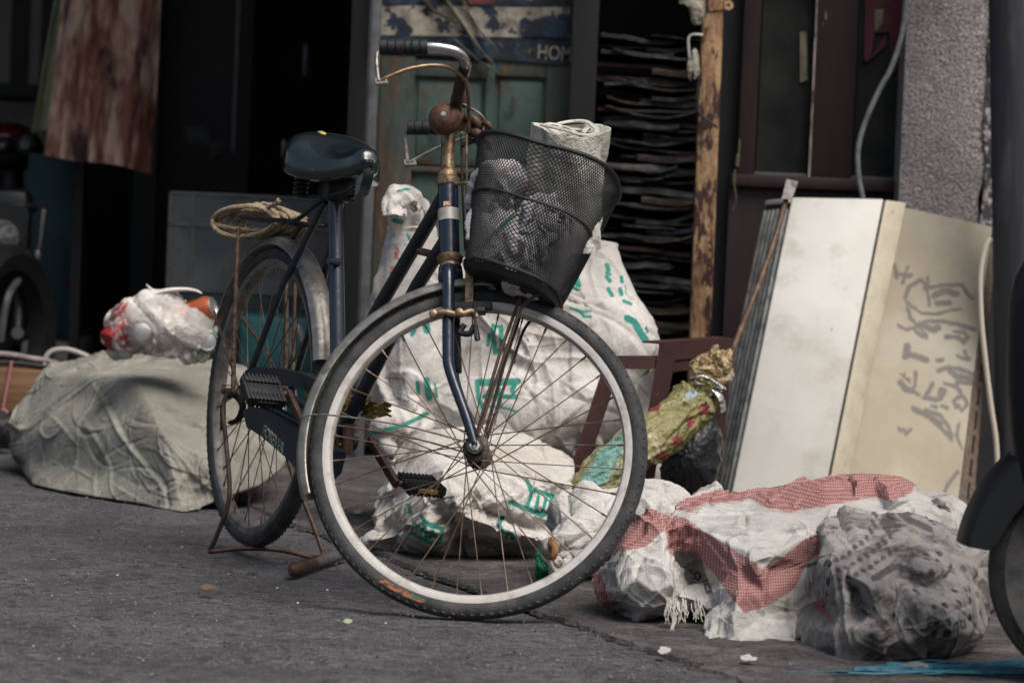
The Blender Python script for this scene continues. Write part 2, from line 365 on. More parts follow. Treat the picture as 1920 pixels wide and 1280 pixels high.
# green door with posters
Yd = 11.42
door = thing('green_door', 'rust-streaked green panelled door with old posters across its top', 'door', (xx(880, 400, Yd), Yd, 0))
xl, xr = xx(706, 300, Yd), xx(1066, 300, Yd); zb = .04
mb = MB(); mb.box((xl, Yd+.012, zb), (xr, Yd+.03, 2.2)); mb.build('panel', M['green_door'], door)
st = [(706, 772), (905, 922), (1018, 1066)]
for l, r in st:
    mb = MB(); vbox(mb, l, r, 300, Yd - .012, zb, 2.2, .024, .004); mb.build('stile', M['rust_band'] if l != 905 else M['green_door'], door)
for l, r in ((772, 905), (922, 1018)):
    for y0, y1 in ((112, 142), (560, 600), ):
        mb = MB(); mb.box((xx(l, 300, Yd), Yd-.010, zz(l, y1, Yd)), (xx(r, 300, Yd), Yd+.012, zz(l, y0, Yd)), None, .003); mb.build('rail', M['rust_band'], door)
mb = MB(); mb.box((xx(772, 300, Yd), Yd-.010, zz(780, 322, Yd)), (xx(905, 300, Yd), Yd+.012, zz(780, 312, Yd)), None, .003); mb.build('rail', M['rust_band'], door)
mb = MB(); mb.box((xx(925, 300, Yd)+.01, Yd+.002, zz(930, 300, Yd)), (xx(1014, 300, Yd)-.004, Yd+.013, zz(930, 150, Yd)), None, .005); mb.build('inset_panel', M['green_door'], door)
mb = MB(); mb.box((xx(776, 300, Yd)+.004, Yd+.004, zz(780, 308, Yd)), (xx(900, 300, Yd)-.004, Yd+.013, zz(780, 150, Yd)), None, .005); mb.build('inset_panel', M['green_door'], door)
# posters: wrinkled sheets
def sheet(quad, Y, m, name, label, cat, amp=.004, seed=1, n=24, yaw=0.0):
    q = [at(px, py, Y) for px, py in quad]; P = []
    for i in range(n):
        row = []
        for j in range(n):
            u, v = j/(n-1), i/(n-1)
            p = (q[0]*(1-u)+q[1]*u)*(1-v) + (q[3]*(1-u)+q[2]*u)*v
            row.append(p + np.array([0, amp*fbm(p[0]*18, p[2]*18, seed, 4) - .001, 0]))
        P.append(row)
    P = np.array(P); mb = MB(); mb.grid(P); mb.grid((P + [0, .0012, 0])[:, ::-1])
    o = mb.build(name, m); return tag(o, label, cat)
M['poster_blue'] = mat('faded_blue_print', (.016, .036, .066), .7, 0, [((.006, .010, .016), 13, .50, .03, 8), ((.16, .17, .16), 26, .63, .02, 7), ((.16, .04, .02), 15, .68, .02, 4), ((.20, .17, .06), 18, .70, .02, 4)])
M['poster_cream'] = mat('faded_cream_print', (.38, .345, .265), .75, 0, [((.16, .14, .11), 16, .52, .08, 8), ((.014, .022, .04), 13, .54, .012, 7), ((.20, .04, .03), 12, .66, .02, 4), ((.02, .02, .02), 40, .62, .02, 5)])
M['poster_red'] = mat('faded_red_print', (.16, .035, .03), .75, 0, [((.05, .02, .02), 20, .55, .06, 6)])
sheet([(704, 66), (1067, 72), (1067, 122), (704, 96)], Yd-.018, M['poster_blue'], 'poster', 'lower faded blue poster band with large pale lettering on the green door', 'poster', seed=2)
sheet([(712, 10), (1068, 14), (1067, 72), (706, 66)], Yd-.020, M['poster_cream'], 'poster', 'cream printed poster with dark shapes above the blue band on the green door', 'poster', seed=5)
sheet([(712, -60), (1068, -60), (1068, 13), (712, 9)], Yd-.022, M['poster_blue'], 'poster', 'dark blue poster at the very top of the green door', 'poster', seed=8)
T = np.eye(4); T[:3, 0] = (1, 0, -.03); T[:3, 1] = (0.03, 0, 1); T[:3, 2] = (0, -1, 0); T[:3, 3] = at(1040, 101, Yd-.024)
M['letter_cream'] = mat('cream_ink', (.34, .31, .22), .8, 0, [((.04, .05, .06), 60, .58, .05, 5)])
mb = MB(); text_into(mb, 'HOM', .058, T, .0006, .78)
T = T.copy(); T[:3, 3] = at(1044, 80, Yd-.024); text_into(mb, 'Aurora', .0, T) if False else None
tag(mb.build('poster_lettering', M['letter_cream']), 'large worn cream letters at the right end of the blue poster', 'lettering')
mb = MB(); sh = [(985, 60), (1003, 36), (1030, 30), (1062, 44), (1066, 72), (985, 68)]
mb.prism(pq(sh, Yd-.0255), (0, 1, 0), .001); tag(mb.build('poster_patch', M['poster_blue'], smooth=False), 'dark blue torn patch on the right of the cream poster', 'poster')
mb = MB().prism(pq([(876, -4), (940, -4), (928, 6), (880, 8)], Yd-.0258), (0, 1, 0), .001); tag(mb.build('poster_patch', M['poster_red'], smooth=False), 'red rounded patch on the upper blue poster', 'poster')
# torn paper strips hanging diagonally in front of the posters
M['strip'] = mat('stained_paper', (.34, .30, .23), .8, 0, [((.14, .11, .08), 24, .56, .1, 6), ((.02, .03, .05), 60, .70, .03, 3)])
for (L, wd, lab) in (([(822, -20), (865, 42), (905, 100), (926, 118)], 9, 'longest cream paper strip slanting across the posters on the green door'), ([(862, -10), (893, 48), (922, 84), (932, 98)], 6, 'thin cream paper strip to the right of the longest one on the posters'), ([(852, 74), (890, 108), (920, 128), (937, 140)], 6, 'short pointed cream paper strip lowest on the posters of the green door'), ([(790, -10), (808, 16), (830, 30), (858, 46)], 7, 'ragged cream paper strip nearest the top left of the posters')):
    pts = spline([at(px, py, Yd-.04) + [0, .012*math.sin(i*2.), 0] for i, (px, py) in enumerate(L)], 8)
    wdt = np.interp(np.linspace(0, 1, len(pts)), [0, .8, 1], [wd, wd, 1.5]) * pxm(Yd)
    mb = MB().tube(pts, wdt, 8, flat=.25); tag(mb.build('paper_strip', M['strip']), lab, 'paper strip')

# rusty post
pm_ = mat('peeling_post_paint', (.50, .32, .16), .7, 0, [((.20, .10, .05), 14, .50, .10, 10), ((.045, .016, .014), 22, .535, .012, 14), ((.02, .13, .12), 26, .68, .01, 6), ((.10, .045, .025), 150, .58, .08, 6), ((.62, .50, .33), 60, .66, .03, 5)], [(40, .005), (150, .002)], stretch=(2.2, 2.2, .6))
Yp = 10.9
post = thing('rusty_post', 'square iron post with peeling orange paint and flat top bracket', 'post', (xx(1325, 400, Yp), Yp, 0))
mb = MB(); a, b = at(1310, 690, Yp), at(1339, -60, Yp); a = a + (a-b)/(a-b)[2]*(0-a[2]); b = b + (b-a)/(b-a)[2]*(3.2-b[2])
mb.beam(a, b, .060, .060, (0, 1, 0), .006); mb.build('shaft', pm_, post)
q = at(1365, 10, Yp-.03); mb = MB(); mb.prism([at(px, py, Yp-.036) for px, py in ((1330, 0), (1366, 2), (1375, 10), (1366, 18), (1330, 20))], (0, 1, 0), .006)
T = np.eye(4); T[:3, :3] = [[1, 0, 0], [0, 0, -1], [0, 1, 0]]; T[:3, 3] = at(1366, 10, Yp-.04); mb.lathe([(.005, -.003), (.014, -.003), (.014, .003), (.005, .003), (.005, -.003)], T, 20)
mb.build('bracket', pm_, post)
# gloves / rag and hook on the post
mb = MB().tube(spline([at(px, py, Yp-.03) for px, py in ((1318, 66), (1293, 68), (1292, 100), (1298, 135))], 6), .0035, 8)
tag(mb.build('wire_hook', M['alu']), 'bent wire hook sticking out to the left of the rusty post', 'hook')
M['rag'] = mat('dirty_cotton', (.30, .27, .215), .9, 0, [((.10, .085, .065), 26, .55, .12, 6)], [(70, .008)])
def rag_lump(L, Y, m, name, lab, cat, th=.02, amp=.008, seed=0):
    c = np.mean([at(px, py, Y) for px, py in L], 0); ring = spline([at(px, py, Y) for px, py in L], 6, closed=True); P = []
    for s in np.linspace(-1, 1, 11):
        k = math.cos(s*math.pi/2)**.6 if abs(s) < 1 else 0.02
        R = c + (ring - c)*(.25 + .75*k); R = R + np.array([0, s*th, 0])
        R = R + np.array([[amp*fbm(p[0]*40, p[2]*40, s*2+seed, 4), amp*fbm(p[0]*40, p[2]*40, s*2+9+seed, 4), amp*fbm(p[0]*40, p[2]*40, s*2+5+seed, 4)] for p in R]); P.append(R)
    mb = MB().grid(np.array(P), wrap=True); n = len(ring); mb.f += [tuple(range(n)), tuple(range(10*n, 11*n))]
    return tag(mb.build(name, m), lab, cat)
rag_lump([(1297, 100), (1304, 92), (1311, 110), (1310, 135), (1302, 150), (1300, 138), (1293, 152), (1288, 130), (1293, 112)], Yp-.05, M['rag'], 'work_glove', 'dirty cream cotton glove hanging on the wire hook of the post', 'glove', .014, .006, 3)
rag_lump([(1298, -12), (1318, -8), (1320, 30), (1308, 46), (1297, 40), (1290, 12), (1275, 6), (1280, -6)], Yp-.04, M['rag'], 'work_glove', 'dirty cream cotton glove tied at the very top of the post', 'glove', .018, .006, 8)
mb = MB().tube(spline([at(px, py, Yp-.045) for px, py in ((1311, 130), (1307, 190), (1312, 212), (1330, 228), (1346, 240))], 8), .0035, 8)
tag(mb.build('black_cable', M['rubber']), 'black cable looping down across the rusty post', 'cable')
mb = MB().tube(spline([at(px, py, 11.1) for px, py in ((1387, 262), (1386, 285), (1384, 300))], 4), .002, 6).tube([at(1384, 288, 11.1), at(1382, 312, 11.1)], .0055, 8)
mb.tube(spline([at(px, py, 11.1) for px, py in ((1378, 318), (1376, 345), (1380, 372), (1374, 395))], 6), [.009]*7 + [.007]*6 + [.005]*6, 8, flat=.4)
tag(mb.build('screwdriver', M['cream_paper']), 'thin screwdriver with yellowish handle hanging at the dark door jamb', 'tool')

# flattened cardboard stacked in the doorway
cbm = [mat('dim_cardboard_%s' % n, c, .5, 0, [((c[0]*.35, c[1]*.35, c[2]*.4), 8, .5, .15, 6), ((c[0]*3.2+.05, c[1]*3.2+.05, c[2]*3.2+.06), 14, .66, .04, 5)], [(16, .01)], stretch=(1, 1, 3)) for n, c in (('brown', (.055, .038, .024)), ('dark', (.020, .018, .017)), ('grey', (.050, .048, .048)), ('red', (.060, .014, .013)), ('pale', (.13, .125, .12)), ('tan', (.10, .07, .04)))]  # pale tones stand in for plastic-like highlights on the sheets
z = zz(1200, 660, 11.5) - .36; i = 0; protos = []
x0, x1 = xx(1105, 300, 11.4), xx(1330, 300, 11.4)
rr = random.Random(3)
while z < zz(1200, 70, 11.5):
    if i < 14:
        P = []; ph = rr.uniform(0, 9); ea = rr.choice([0, 0, .1, .25, .45]); eb = rr.choice([1, 1, .9, .7]); sg_ = rr.uniform(-.4, .9); th = rr.choice([.003, .004, .006, .012, .018])
        for a in range(26):
            row = []
            for b in range(6):
                x = x0 + (x1-x0)*(ea + (eb-ea)*a/25); s = sg_*((x-x0)/(x1-x0)-.5)**2*.20 + .018*fbm(x*2.6, b*.4, ph, 2) + .003*fbm(x*14, b, ph, 3); fr = .030*fbm(x*4, ph, 4, 3)
                row.append((x - (x0+x1)/2, b*.1 + (fr if b == 0 else 0), s))
            P.append(row)
        P = np.array(P); mb = MB(); mb.grid(P); mb.grid(P[:, ::-1] + [0, 0, -th]); mb.grid(np.stack([P[:, 0], P[:, 0] - [0, 0, th]], 1))
        mb.grid(np.stack([P[0], P[0] - [0, 0, th]], 1)); mb.grid(np.stack([P[-1], P[-1] - [0, 0, th]], 1))
        mi = [0, 1, 1, 2, 1, 0, 1, 4, 2, 1, 0, 1, 3, 5][i]
        o = mb.build('flattened_box', cbm[mi], loc=(0, 0, 0)); protos.append((o, th))
    else:
        s_, th = protos[rr.randrange(14)]; o = s_.copy(); COL.objects.link(o)
    o.location = ((x0+x1)/2 + rr.uniform(-.02, .02), 11.36 + rr.uniform(-.02, .05), z); o.rotation_euler = (rr.uniform(-.05, .05), rr.uniform(-.045, .045), rr.uniform(-.10, .10))
    tag(o, 'flattened box in the stack filling the dark doorway', 'flattened box', 'flattened boxes stacked in the doorway')
    z += th*.8 + rr.uniform(.001, .010); i += 1

# wall cables
def cable(L, Y, r, m, lab, name='cable'):
    pts = [at(px, py, Y + (0 if np.isscalar(Y) else 0)) for px, py in L]
    return tag(MB().tube(spline(pts, 8), r, 10).build(name, m), lab, 'cable')
cable([(1702, -20), (1692, 60), (1672, 125), (1648, 170), (1622, 230), (1609, 280), (1610, 330), (1618, 372)], 10.96, .0075, mat('grey_green_cable', (.20, .22, .21), .6, 0, [((.10, .11, .11), 30, .55, .1, 4)]), 'grey-green cable hanging down across the window beside the column')
# concrete pole
mb = MB(); a, b = at(1928, 1000, 10.62), at(1912, -20, 10.62); a = a + (a-b)/(a-b)[2]*(0-a[2]); b = b + (b-a)/(b-a)[2]*(3.2-b[2])
mb.tube([a + (b-a)*t for t in np.linspace(0, 1, 14)], .086, 40)
tag(mb.build('utility_pole', mat('weathered_pole', (.038, .040, .046), .85, 0, [((.03, .03, .035), 7, .52, .12, 8), ((.085, .085, .09), 20, .60, .10, 7), ((.015, .015, .017), 18, .66, .04, 6)], [(26, .006)], stretch=(1, 1, .14))), 'weathered dark grey round pole at the right, beside the pebbledash column', 'pole')

# ------------------------------------------------------------------ things in the dark at the left
# hanging cloths
def curtain(L, R, top, bot, Y, folds, m, name, lab, amp=.03, seed=0, nx=90, nz=60):
    P = []
    for i in range(nz):
        v = i/(nz-1); row = []
        for j in range(nx):
            u = j/(nx-1)
            pl = np.array(L[0]) * (1-v) + np.array(L[1]) * v; pr = np.array(R[0]) * (1-v) + np.array(R[1]) * v
            q = pl*(1-u) + pr*u + np.array([0, 6*math.sin(u*5+seed) * v])
            p = at(q[0], q[1], Y); a = amp*(math.sin(u*folds*6.28 + 1.2*math.sin(v*2+u*4+seed)) + .5*math.sin(u*folds*2.3*6.28 + v*2 + seed))
            row.append(p + np.array([0, a*(.6+.5*v) + .006*fbm(u*9, v*9, seed, 3), 0]))
        P.append(row)
    P = np.array(P); mb = MB(); mb.grid(P); mb.grid((P + [0, .003, 0])[:, ::-1]); return tag(mb.build(name, m), lab, 'cloth')
cur = mat('brown_patterned_cloth', (.21, .080, .052), .85, 0, [((.52, .36, .28), 9, .53, .07, 3), ((.045, .016, .014), 11, .57, .06, 4), ((.26, .11, .04), 22, .66, .04, 4)], [(200, .002)], stretch=(1, 1, .38))
curtain([(120, -60), (82, 285)], [(305, -60), (284, 330)], 0, 0, 12.6, 2.2, cur, 'hanging_cloth', 'brown and cream blotched cloth hanging at the upper left', .028, 1)
curtain([(112, -60), (60, 250)], [(140, -60), (120, 250)], 0, 0, 12.75, 1.2, mat('pale_green_cloth', (.22, .25, .13), .85, 0, [((.36, .38, .28), 6, .55, .1, 3)]), 'hanging_cloth', 'narrow pale green cloth hanging behind the brown blotched one', .012, 3, 40, 30)
curtain([(268, -60), (262, 250)], [(306, -60), (286, 322)], 0, 0, 12.68, .8, mat('grey_brown_cloth', (.07, .045, .04), .85), 'hanging_cloth', 'dull grey-brown cloth edge hanging right of the brown blotched one', .012, 5, 30, 30)
# old window at the back left
Yb = 15.2
oldw = thing('old_window', 'dim old window with yellowish panes at the far upper left', 'window', (xx(40, 80, Yb), Yb, 0))
mb = MB()
for l, r in ((-40, -20), (20, 52), (76, 96)): vbox(mb, l, r, 80, Yb, zz(40, 172, Yb), 2.2, .08)
mb.box((xx(-40, 80, Yb), Yb-.01, zz(40, 182, Yb)), (xx(96, 80, Yb), Yb+.07, zz(40, 158, Yb))); mb.build('frame', M['dark_wood'], oldw)
for l, r in ((-20, 20), (52, 76)):
    mb = MB(); vbox(mb, l, r, 80, Yb+.03, zz(40, 158, Yb), 2.2, .01); mb.build('pane', mat('yellowed_pane', (.20, .19, .14), .35, 0, [((.12, .115, .085), 3, .5, .2, 3)]), oldw)
mb = MB(); mb.box((xx(-40, 200, 14.6), 14.6, 0), (xx(92, 200, 14.6), 14.9, zz(40, 190, 14.6)), None, .02)
tag(mb.build('ledge', mat('grey_plaster_ledge', (.15, .14, .15), .85, 0, [((.07, .065, .07), 5, .52, .15, 5)], [(20, .006)])), 'pale grey plastered ledge under the far old window', 'ledge')
# teal board with dark red flowers
mb = MB(); mb.box((xx(46, 480, 13.1), 13.1, 0.24), (xx(141, 480, 13.1), 13.13, zz(95, 288, 13.1)), None, .006)
tag(mb.build('flowered_board', mat('teal_flowered_board', (.006, .046, .052), .6, 0, [((.003, .022, .026), 5, .55, .15, 5), ((.05, .006, .016), 13, .655, .02, 1)])), 'dark teal board with dark red flower blotches at the left', 'board')
mb = MB(); mb.box((xx(46, 640, 13.0), 12.9, 0), (xx(145, 640, 13.0), 13.5, .236), None, .01)
tag(mb.build('concrete_step', mat('pale_step', (.22, .21, .21), .85, 0, [((.11, .10, .10), 6, .55, .12, 5)])), 'pale concrete step under the dark teal flowered board', 'step')
# scooter with red cowl and round lamps, half hidden behind the board
sc = thing('red_scooter', 'scooter with red cowl and two round lamps above the teal board', 'scooter', (xx(20, 270, 13.4), 13.4, 0))
M['red_gloss'] = mat('red_gloss', (.12, .008, .012), .25, coat=.4); M['lamp_glass'] = mat('lamp_glass', (.42, .42, .42), .15, .6, [((.12, .12, .12), 60, .5, .1, 3)])
MB().ell(at(14, 258, 13.4), (.10, .12, .055)).build('cowl', M['red_gloss'], sc)
mb = MB().ell(at(20, 288, 13.4) + [0, .05, 0], (.13, .10, .06)); mb.build('body', M['black_metal'], sc)
for px, py, r in ((52, 272, .048), (8, 274, .034)):
    T = np.eye(4); T[:3, :3] = [[1, 0, 0], [0, 0, -1], [0, 1, 0]]; T[:3, 3] = at(px, py, 13.28)
    MB().lathe([(0, -.02), (r*.6, -.016), (r*.85, -.005), (r*.85, .02), (r*.3, .07), (0, .07)], T, 24).build('headlamp', M['lamp_glass'], sc)
    MB().lathe([(r*.85, -.01), (r, -.006), (r, .02), (r*.85, .03)], T, 24).build('lamp_ring', M['black_metal'], sc)
MB().tube([at(20, 300, 13.5), at(25, 560, 13.5), gnd(25, 560) * [0, 0, 0] + np.array([xx(25, 560, 13.5), 13.5, .05])], .045, 12).build('steering_column', M['black_metal'], sc)
T = np.eye(4); T[:3, :3] = [[0, 0, 1], [1, 0, 0], [0, 1, 0]]; T[:3, 3] = (xx(25, 560, 13.5), 13.5, .23)
MB().lathe([(.15, -.03), (.2, -.045), (.225, -.03), (.23, 0), (.225, .03), (.2, .045), (.15, .03), (.15, -.03)], T, 40).build('wheel', M['rubber'], sc)
# motorbike at the left edge
mo = thing('motorbike', 'dark motorbike with round chrome headlamp, cut off by the left edge', 'motorbike', (xx(10, 500, 12.3), 12.3, 0))
T = np.eye(4); T[:3, :3] = [[1, 0, 0], [0, 0, -1], [0, 1, 0]]; T[:3, 3] = at(2, 447, 12.15)
MB().lathe([(0, -.03), (.03, -.026), (.055, -.008), (.06, 0), (.06, .02), (.045, .06), (0, .09)], T, 28).build('headlamp', M['lamp_glass'], mo)
mb = MB().prism(pq([(-40, 384), (48, 384), (54, 400), (48, 480), (36, 498), (-40, 498)], 12.17), (0, 1, 0), .10); mb.build('lamp_cowl', M['black_metal'], mo, angle=20)
MB().tube(spline([at(-30, 392, 12.2), at(40, 386, 12.2), at(66, 392, 12.25)], 6), .012, 10).build('handlebar', M['black_metal'], mo)
lv = MB().tube(spline([at(82, 397, 12.1), at(79, 420, 12.1), at(74, 460, 12.12), at(68, 486, 12.15)], 6), .006, 8).ell(at(82, 397, 12.1), (.009, .009, .009), 10).ell(at(70, 478, 12.12), (.010, .01, .018), 10)
lv.build('brake_lever', M['zinc'], mo)
for px in (-14, 36): MB().tube([at(px, 500, 12.3), at(px-4, 640, 12.2), np.array([xx(px-6, 700, 12.1), 12.1, .3])], .02, 12).build('fork_leg', M['black_metal'], mo)
T = np.eye(4); T[:3, :3] = np.array([[.35, 0, .94], [.94, 0, -.35], [0, 1, 0]]); T[:3, 3] = (xx(10, 640, 12.05), 12.05, .29)
MB().lathe([(.21, -.03), (.26, -.045), (.285, -.03), (.29, 0), (.285, .03), (.26, .045), (.21, .03), (.21, -.03)], T, 40).build('wheel', M['rubber'], mo)
MB().tube(spline([at(0, 640, 12), at(14, 560, 12), at(34, 525, 12.1)], 8), .012, 8).build('mudguard_stay', M['zinc'], mo)
mb = MB().box((xx(-40, 560, 12.4), 12.35, .28), (xx(50, 560, 12.4), 12.5, .75), None, .03); mb.build('engine_block', M['black_metal'], mo)
# glass tank on a dark bench
Yg = 12.2
bench = MB(); bench.box((xx(300, 580, Yg), Yg+.05, 0), (xx(640, 580, Yg), Yg+.5, zz(450, 552, Yg)-.004), None, .01)
tag(bench.build('bench', mat('dark_teal_bench', (.010, .022, .024), .7, 0, [((.02, .035, .036), 8, .55, .12, 5)])), 'dark bench carrying the glass tank behind the rear wheel', 'bench')
tank = thing('glass_tank', 'dusty grey glass tank standing on the dark bench behind the bicycle saddle', 'tank', (xx(450, 550, Yg), Yg+.2, zz(450, 552, Yg)))
tz0, tz1 = zz(450, 552, Yg), zz(450, 366, Yg); tx0, tx1 = xx(312, 460, Yg), xx(622, 460, Yg)
M['tank_glass'] = mat('dusty_tank_glass', (.085, .10, .105), .22, 0, [((.18, .19, .19), 4, .54, .14, 7)], alpha=.75)
mb = MB(); mb.box((tx0, Yg+.06, tz0), (tx1, Yg+.066, tz1)); mb.build('front_pane', M['tank_glass'], tank)
mb = MB(); mb.box((tx0, Yg+.36, tz0), (tx1, Yg+.366, tz1)); mb.build('back_pane', M['tank_glass'], tank)
for x in (tx0-.004, tx1): mb = MB(); mb.box((x, Yg+.062, tz0), (x+.004, Yg+.364, tz1)); mb.build('side_pane', M['tank_glass'], tank)
mb = MB(); mb.box((tx0, Yg+.054, zz(450, 428, Yg)), (tx1, Yg+.0595, zz(450, 424, Yg)))
for x in (tx0, xx(355, 460, Yg)): mb.box((x, Yg+.054, tz0), (x+.006, Yg+.0595, tz1))
mb.box((tx0, Yg+.054, tz1-.004), (tx1, Yg+.0595, tz1+.003)); mb.build('edge_strip', M['zinc'], tank)
M['pale_plastic'] = mat('pale_plastic', (.30, .31, .30), .5, 0, [((.10, .12, .12), 9, .5, .12, 5)])
mb = MB(); T = np.eye(4); T[:3, 3] = (xx(336, 460, Yg), Yg+.16, tz0+.008); mb.lathe([(0, 0), (.03, 0), (.032, .02), (.032, .15), (.020, .19), (.022, .21), (.034, .22), (.034, .29), (.028, .30), (0, .30)], T, 24)
tag(mb.build('plastic_jar', M['pale_plastic']), 'pale plastic jar inside the left end of the glass tank', 'jar')
mb = MB(); vbox(mb, 448, 606, 605, 12.0, 0, zz(520, 592, 12.0), .3, .02)
tag(mb.build('plastic_crate', mat('teal_plastic', (.015, .13, .135), .4, 0, [((.01, .06, .065), 8, .55, .12, 4)])), 'teal plastic crate on the ground behind the rear wheel', 'crate')
mb = MB().tube(spline([at(553, 700, 11.6), at(545, 640, 11.6), at(556, 612, 11.6), at(566, 640, 11.6)], 6), .012, 10)
tag(mb.build('bent_tube', M['zinc']), 'bent shiny tube in front of the teal crate', 'tube')
rag_lump([(345, 240), (385, 240), (405, 262), (425, 262), (418, 290), (402, 310), (396, 280), (370, 268), (348, 262)], 14.2, mat('dim_grey_cloth', (.07, .07, .068), .9), 'hanging_rag', 'dim grey rag hanging in the dark room', 'rag', .03, .01, 5)
mb = MB(); vbox(mb, 568, 576, 110, 14.2, zz(570, 142, 14.2), zz(570, 82, 14.2), .02, .003); tag(mb.build('mirror_strip', M['zinc'], ), 'small pale strip standing in for a reflection high in the dark room', 'strip')  # pale piece put in for a reflection
mb = MB(); vbox(mb, 528, 536, 275, 13.6, zz(530, 296, 13.6), zz(530, 262, 13.6), .02, .003); tag(mb.build('brass_handle', M['rust_gold']), 'small brass handle behind the bicycle saddle in the dark', 'handle')
# brown plank box with pink string, cables on it
Yx = 11.2
mb = MB(); bx0, bx1 = xx(-60, 720, Yx), xx(86, 720, Yx); bz0, bz1 = .02, zz(40, 692, Yx)
mb.box((bx0, Yx, zz(40, 775, Yx)), (bx1, Yx+.35, bz1), None, .006)
tag(mb.build('wooden_box', mat('orange_wood', (.20, .105, .045), .6, 0, [((.11, .05, .02), 12, .5, .12, 6)], stretch=(.3, 1, 4))), 'orange-brown wooden box behind the left grey sack', 'box')
mb = MB(); mb.box((bx0, Yx+.03, 0), (bx1-.06, Yx+.3, zz(40, 775, Yx)-.004), None, .004)
tag(mb.build('dark_crate', M['dark_wood']), 'dark crate under the orange-brown wooden box', 'crate')
mb = MB().tube(spline([at(px, py, Yx-.008) for px, py in ((22, 676), (18, 700), (10, 740), (4, 775))], 6), .004, 8).tube(spline([at(px, py, Yx-.008) for px, py in ((0, 772), (8, 768), (14, 775))], 4), .004, 8)
tag(mb.build('pink_string', mat('pink_string', (.40, .16, .18), .8)), 'pink string tied round the orange-brown wooden box', 'string')
for (L, r, m, lab) in (([(-20, 663), (20, 665), (60, 672), (88, 676), (112, 684), (140, 690)], .009, mat('pinkish_hose', (.32, .26, .25), .6, 0, [((.10, .08, .08), 14, .55, .1, 4)]), 'pinkish grey hose lying along the top of the wooden box'), ([(84, 690), (86, 670), (100, 657), (125, 655), (150, 662), (172, 672)], .008, mat('cream_hose', (.38, .35, .30), .6), 'cream hose arching up between the wooden box and the grey sack'), ([(-20, 682), (10, 680), (60, 684), (110, 692)], .010, M['rubber'], 'black hose lying on the wooden box beneath the pinkish one')):
    tag(MB().tube(spline([at(px, py, Yx+.02) for px, py in L], 8), r, 10).build('hose', m), lab, 'hose')
rag_lump([(-20, 776), (10, 774), (26, 790), (30, 815), (16, 838), (-20, 845)], Yx-.12, M['rubber'], 'black_bag', 'small black bag at the left edge beside the grey sack', 'bag', .05, .01, 2)
M['zinc_clip'] = mat('dull_clip', (.22, .21, .20), .45, .5, [((.10, .07, .05), 60, .55, .1, 5)])

# ------------------------------------------------------------------ the bicycle
BR = 0.335                                            # wheel radius
B_YAW, B_LEAN, B_PITCH, B_STEER = -1.14305, -0.0749, 0.02108, 1.03915
B_L, B_HEAD, B_RAKE = 1.10557, 1.21429, 0.04354
B_R = rotm((0, 0, 1), B_YAW) @ rotm((1, 0, 0), B_LEAN) @ rotm((0, 1, 0), B_PITCH)
B_O = np.array([-0.5661, 8.49704, 0.01653])
bike = thing('bicycle', 'old navy step-through bicycle with wire basket, standing in front of the white sacks', 'bicycle')
bm4 = Matrix(B_R.tolist()).to_4x4(); bm4.translation = Vector(B_O); bike.matrix_world = bm4; bike['_local'] = 1
h_a = np.array([-math.cos(B_HEAD), 0, math.sin(B_HEAD)]); h_n = np.array([math.sin(B_HEAD), 0, math.cos(B_HEAD)])
h_P = np.array([B_L, 0, BR]) - B_RAKE * h_n; h_S = rotm(h_a, B_STEER)
st_n = h_S @ h_n; st_l = h_S @ np.array([0, 1., 0])
def fs(al, f, l=0): return h_P + al * h_a + f * st_n + l * st_l       # point of the turned steering assembly
def bk(px, py, y=0):                                                   # pixel -> bicycle coordinates on the plane y
    d = B_R.T @ ray(px, py); o = B_R.T @ (C0 - B_O); return o + d * ((y - o[1]) / d[1])
ST = np.eye(4); ST[:3, 0], ST[:3, 1], ST[:3, 2], ST[:3, 3] = st_n, st_l, h_a, h_P   # steering frame (f, l, al)
ax_f = fs(0, B_RAKE)

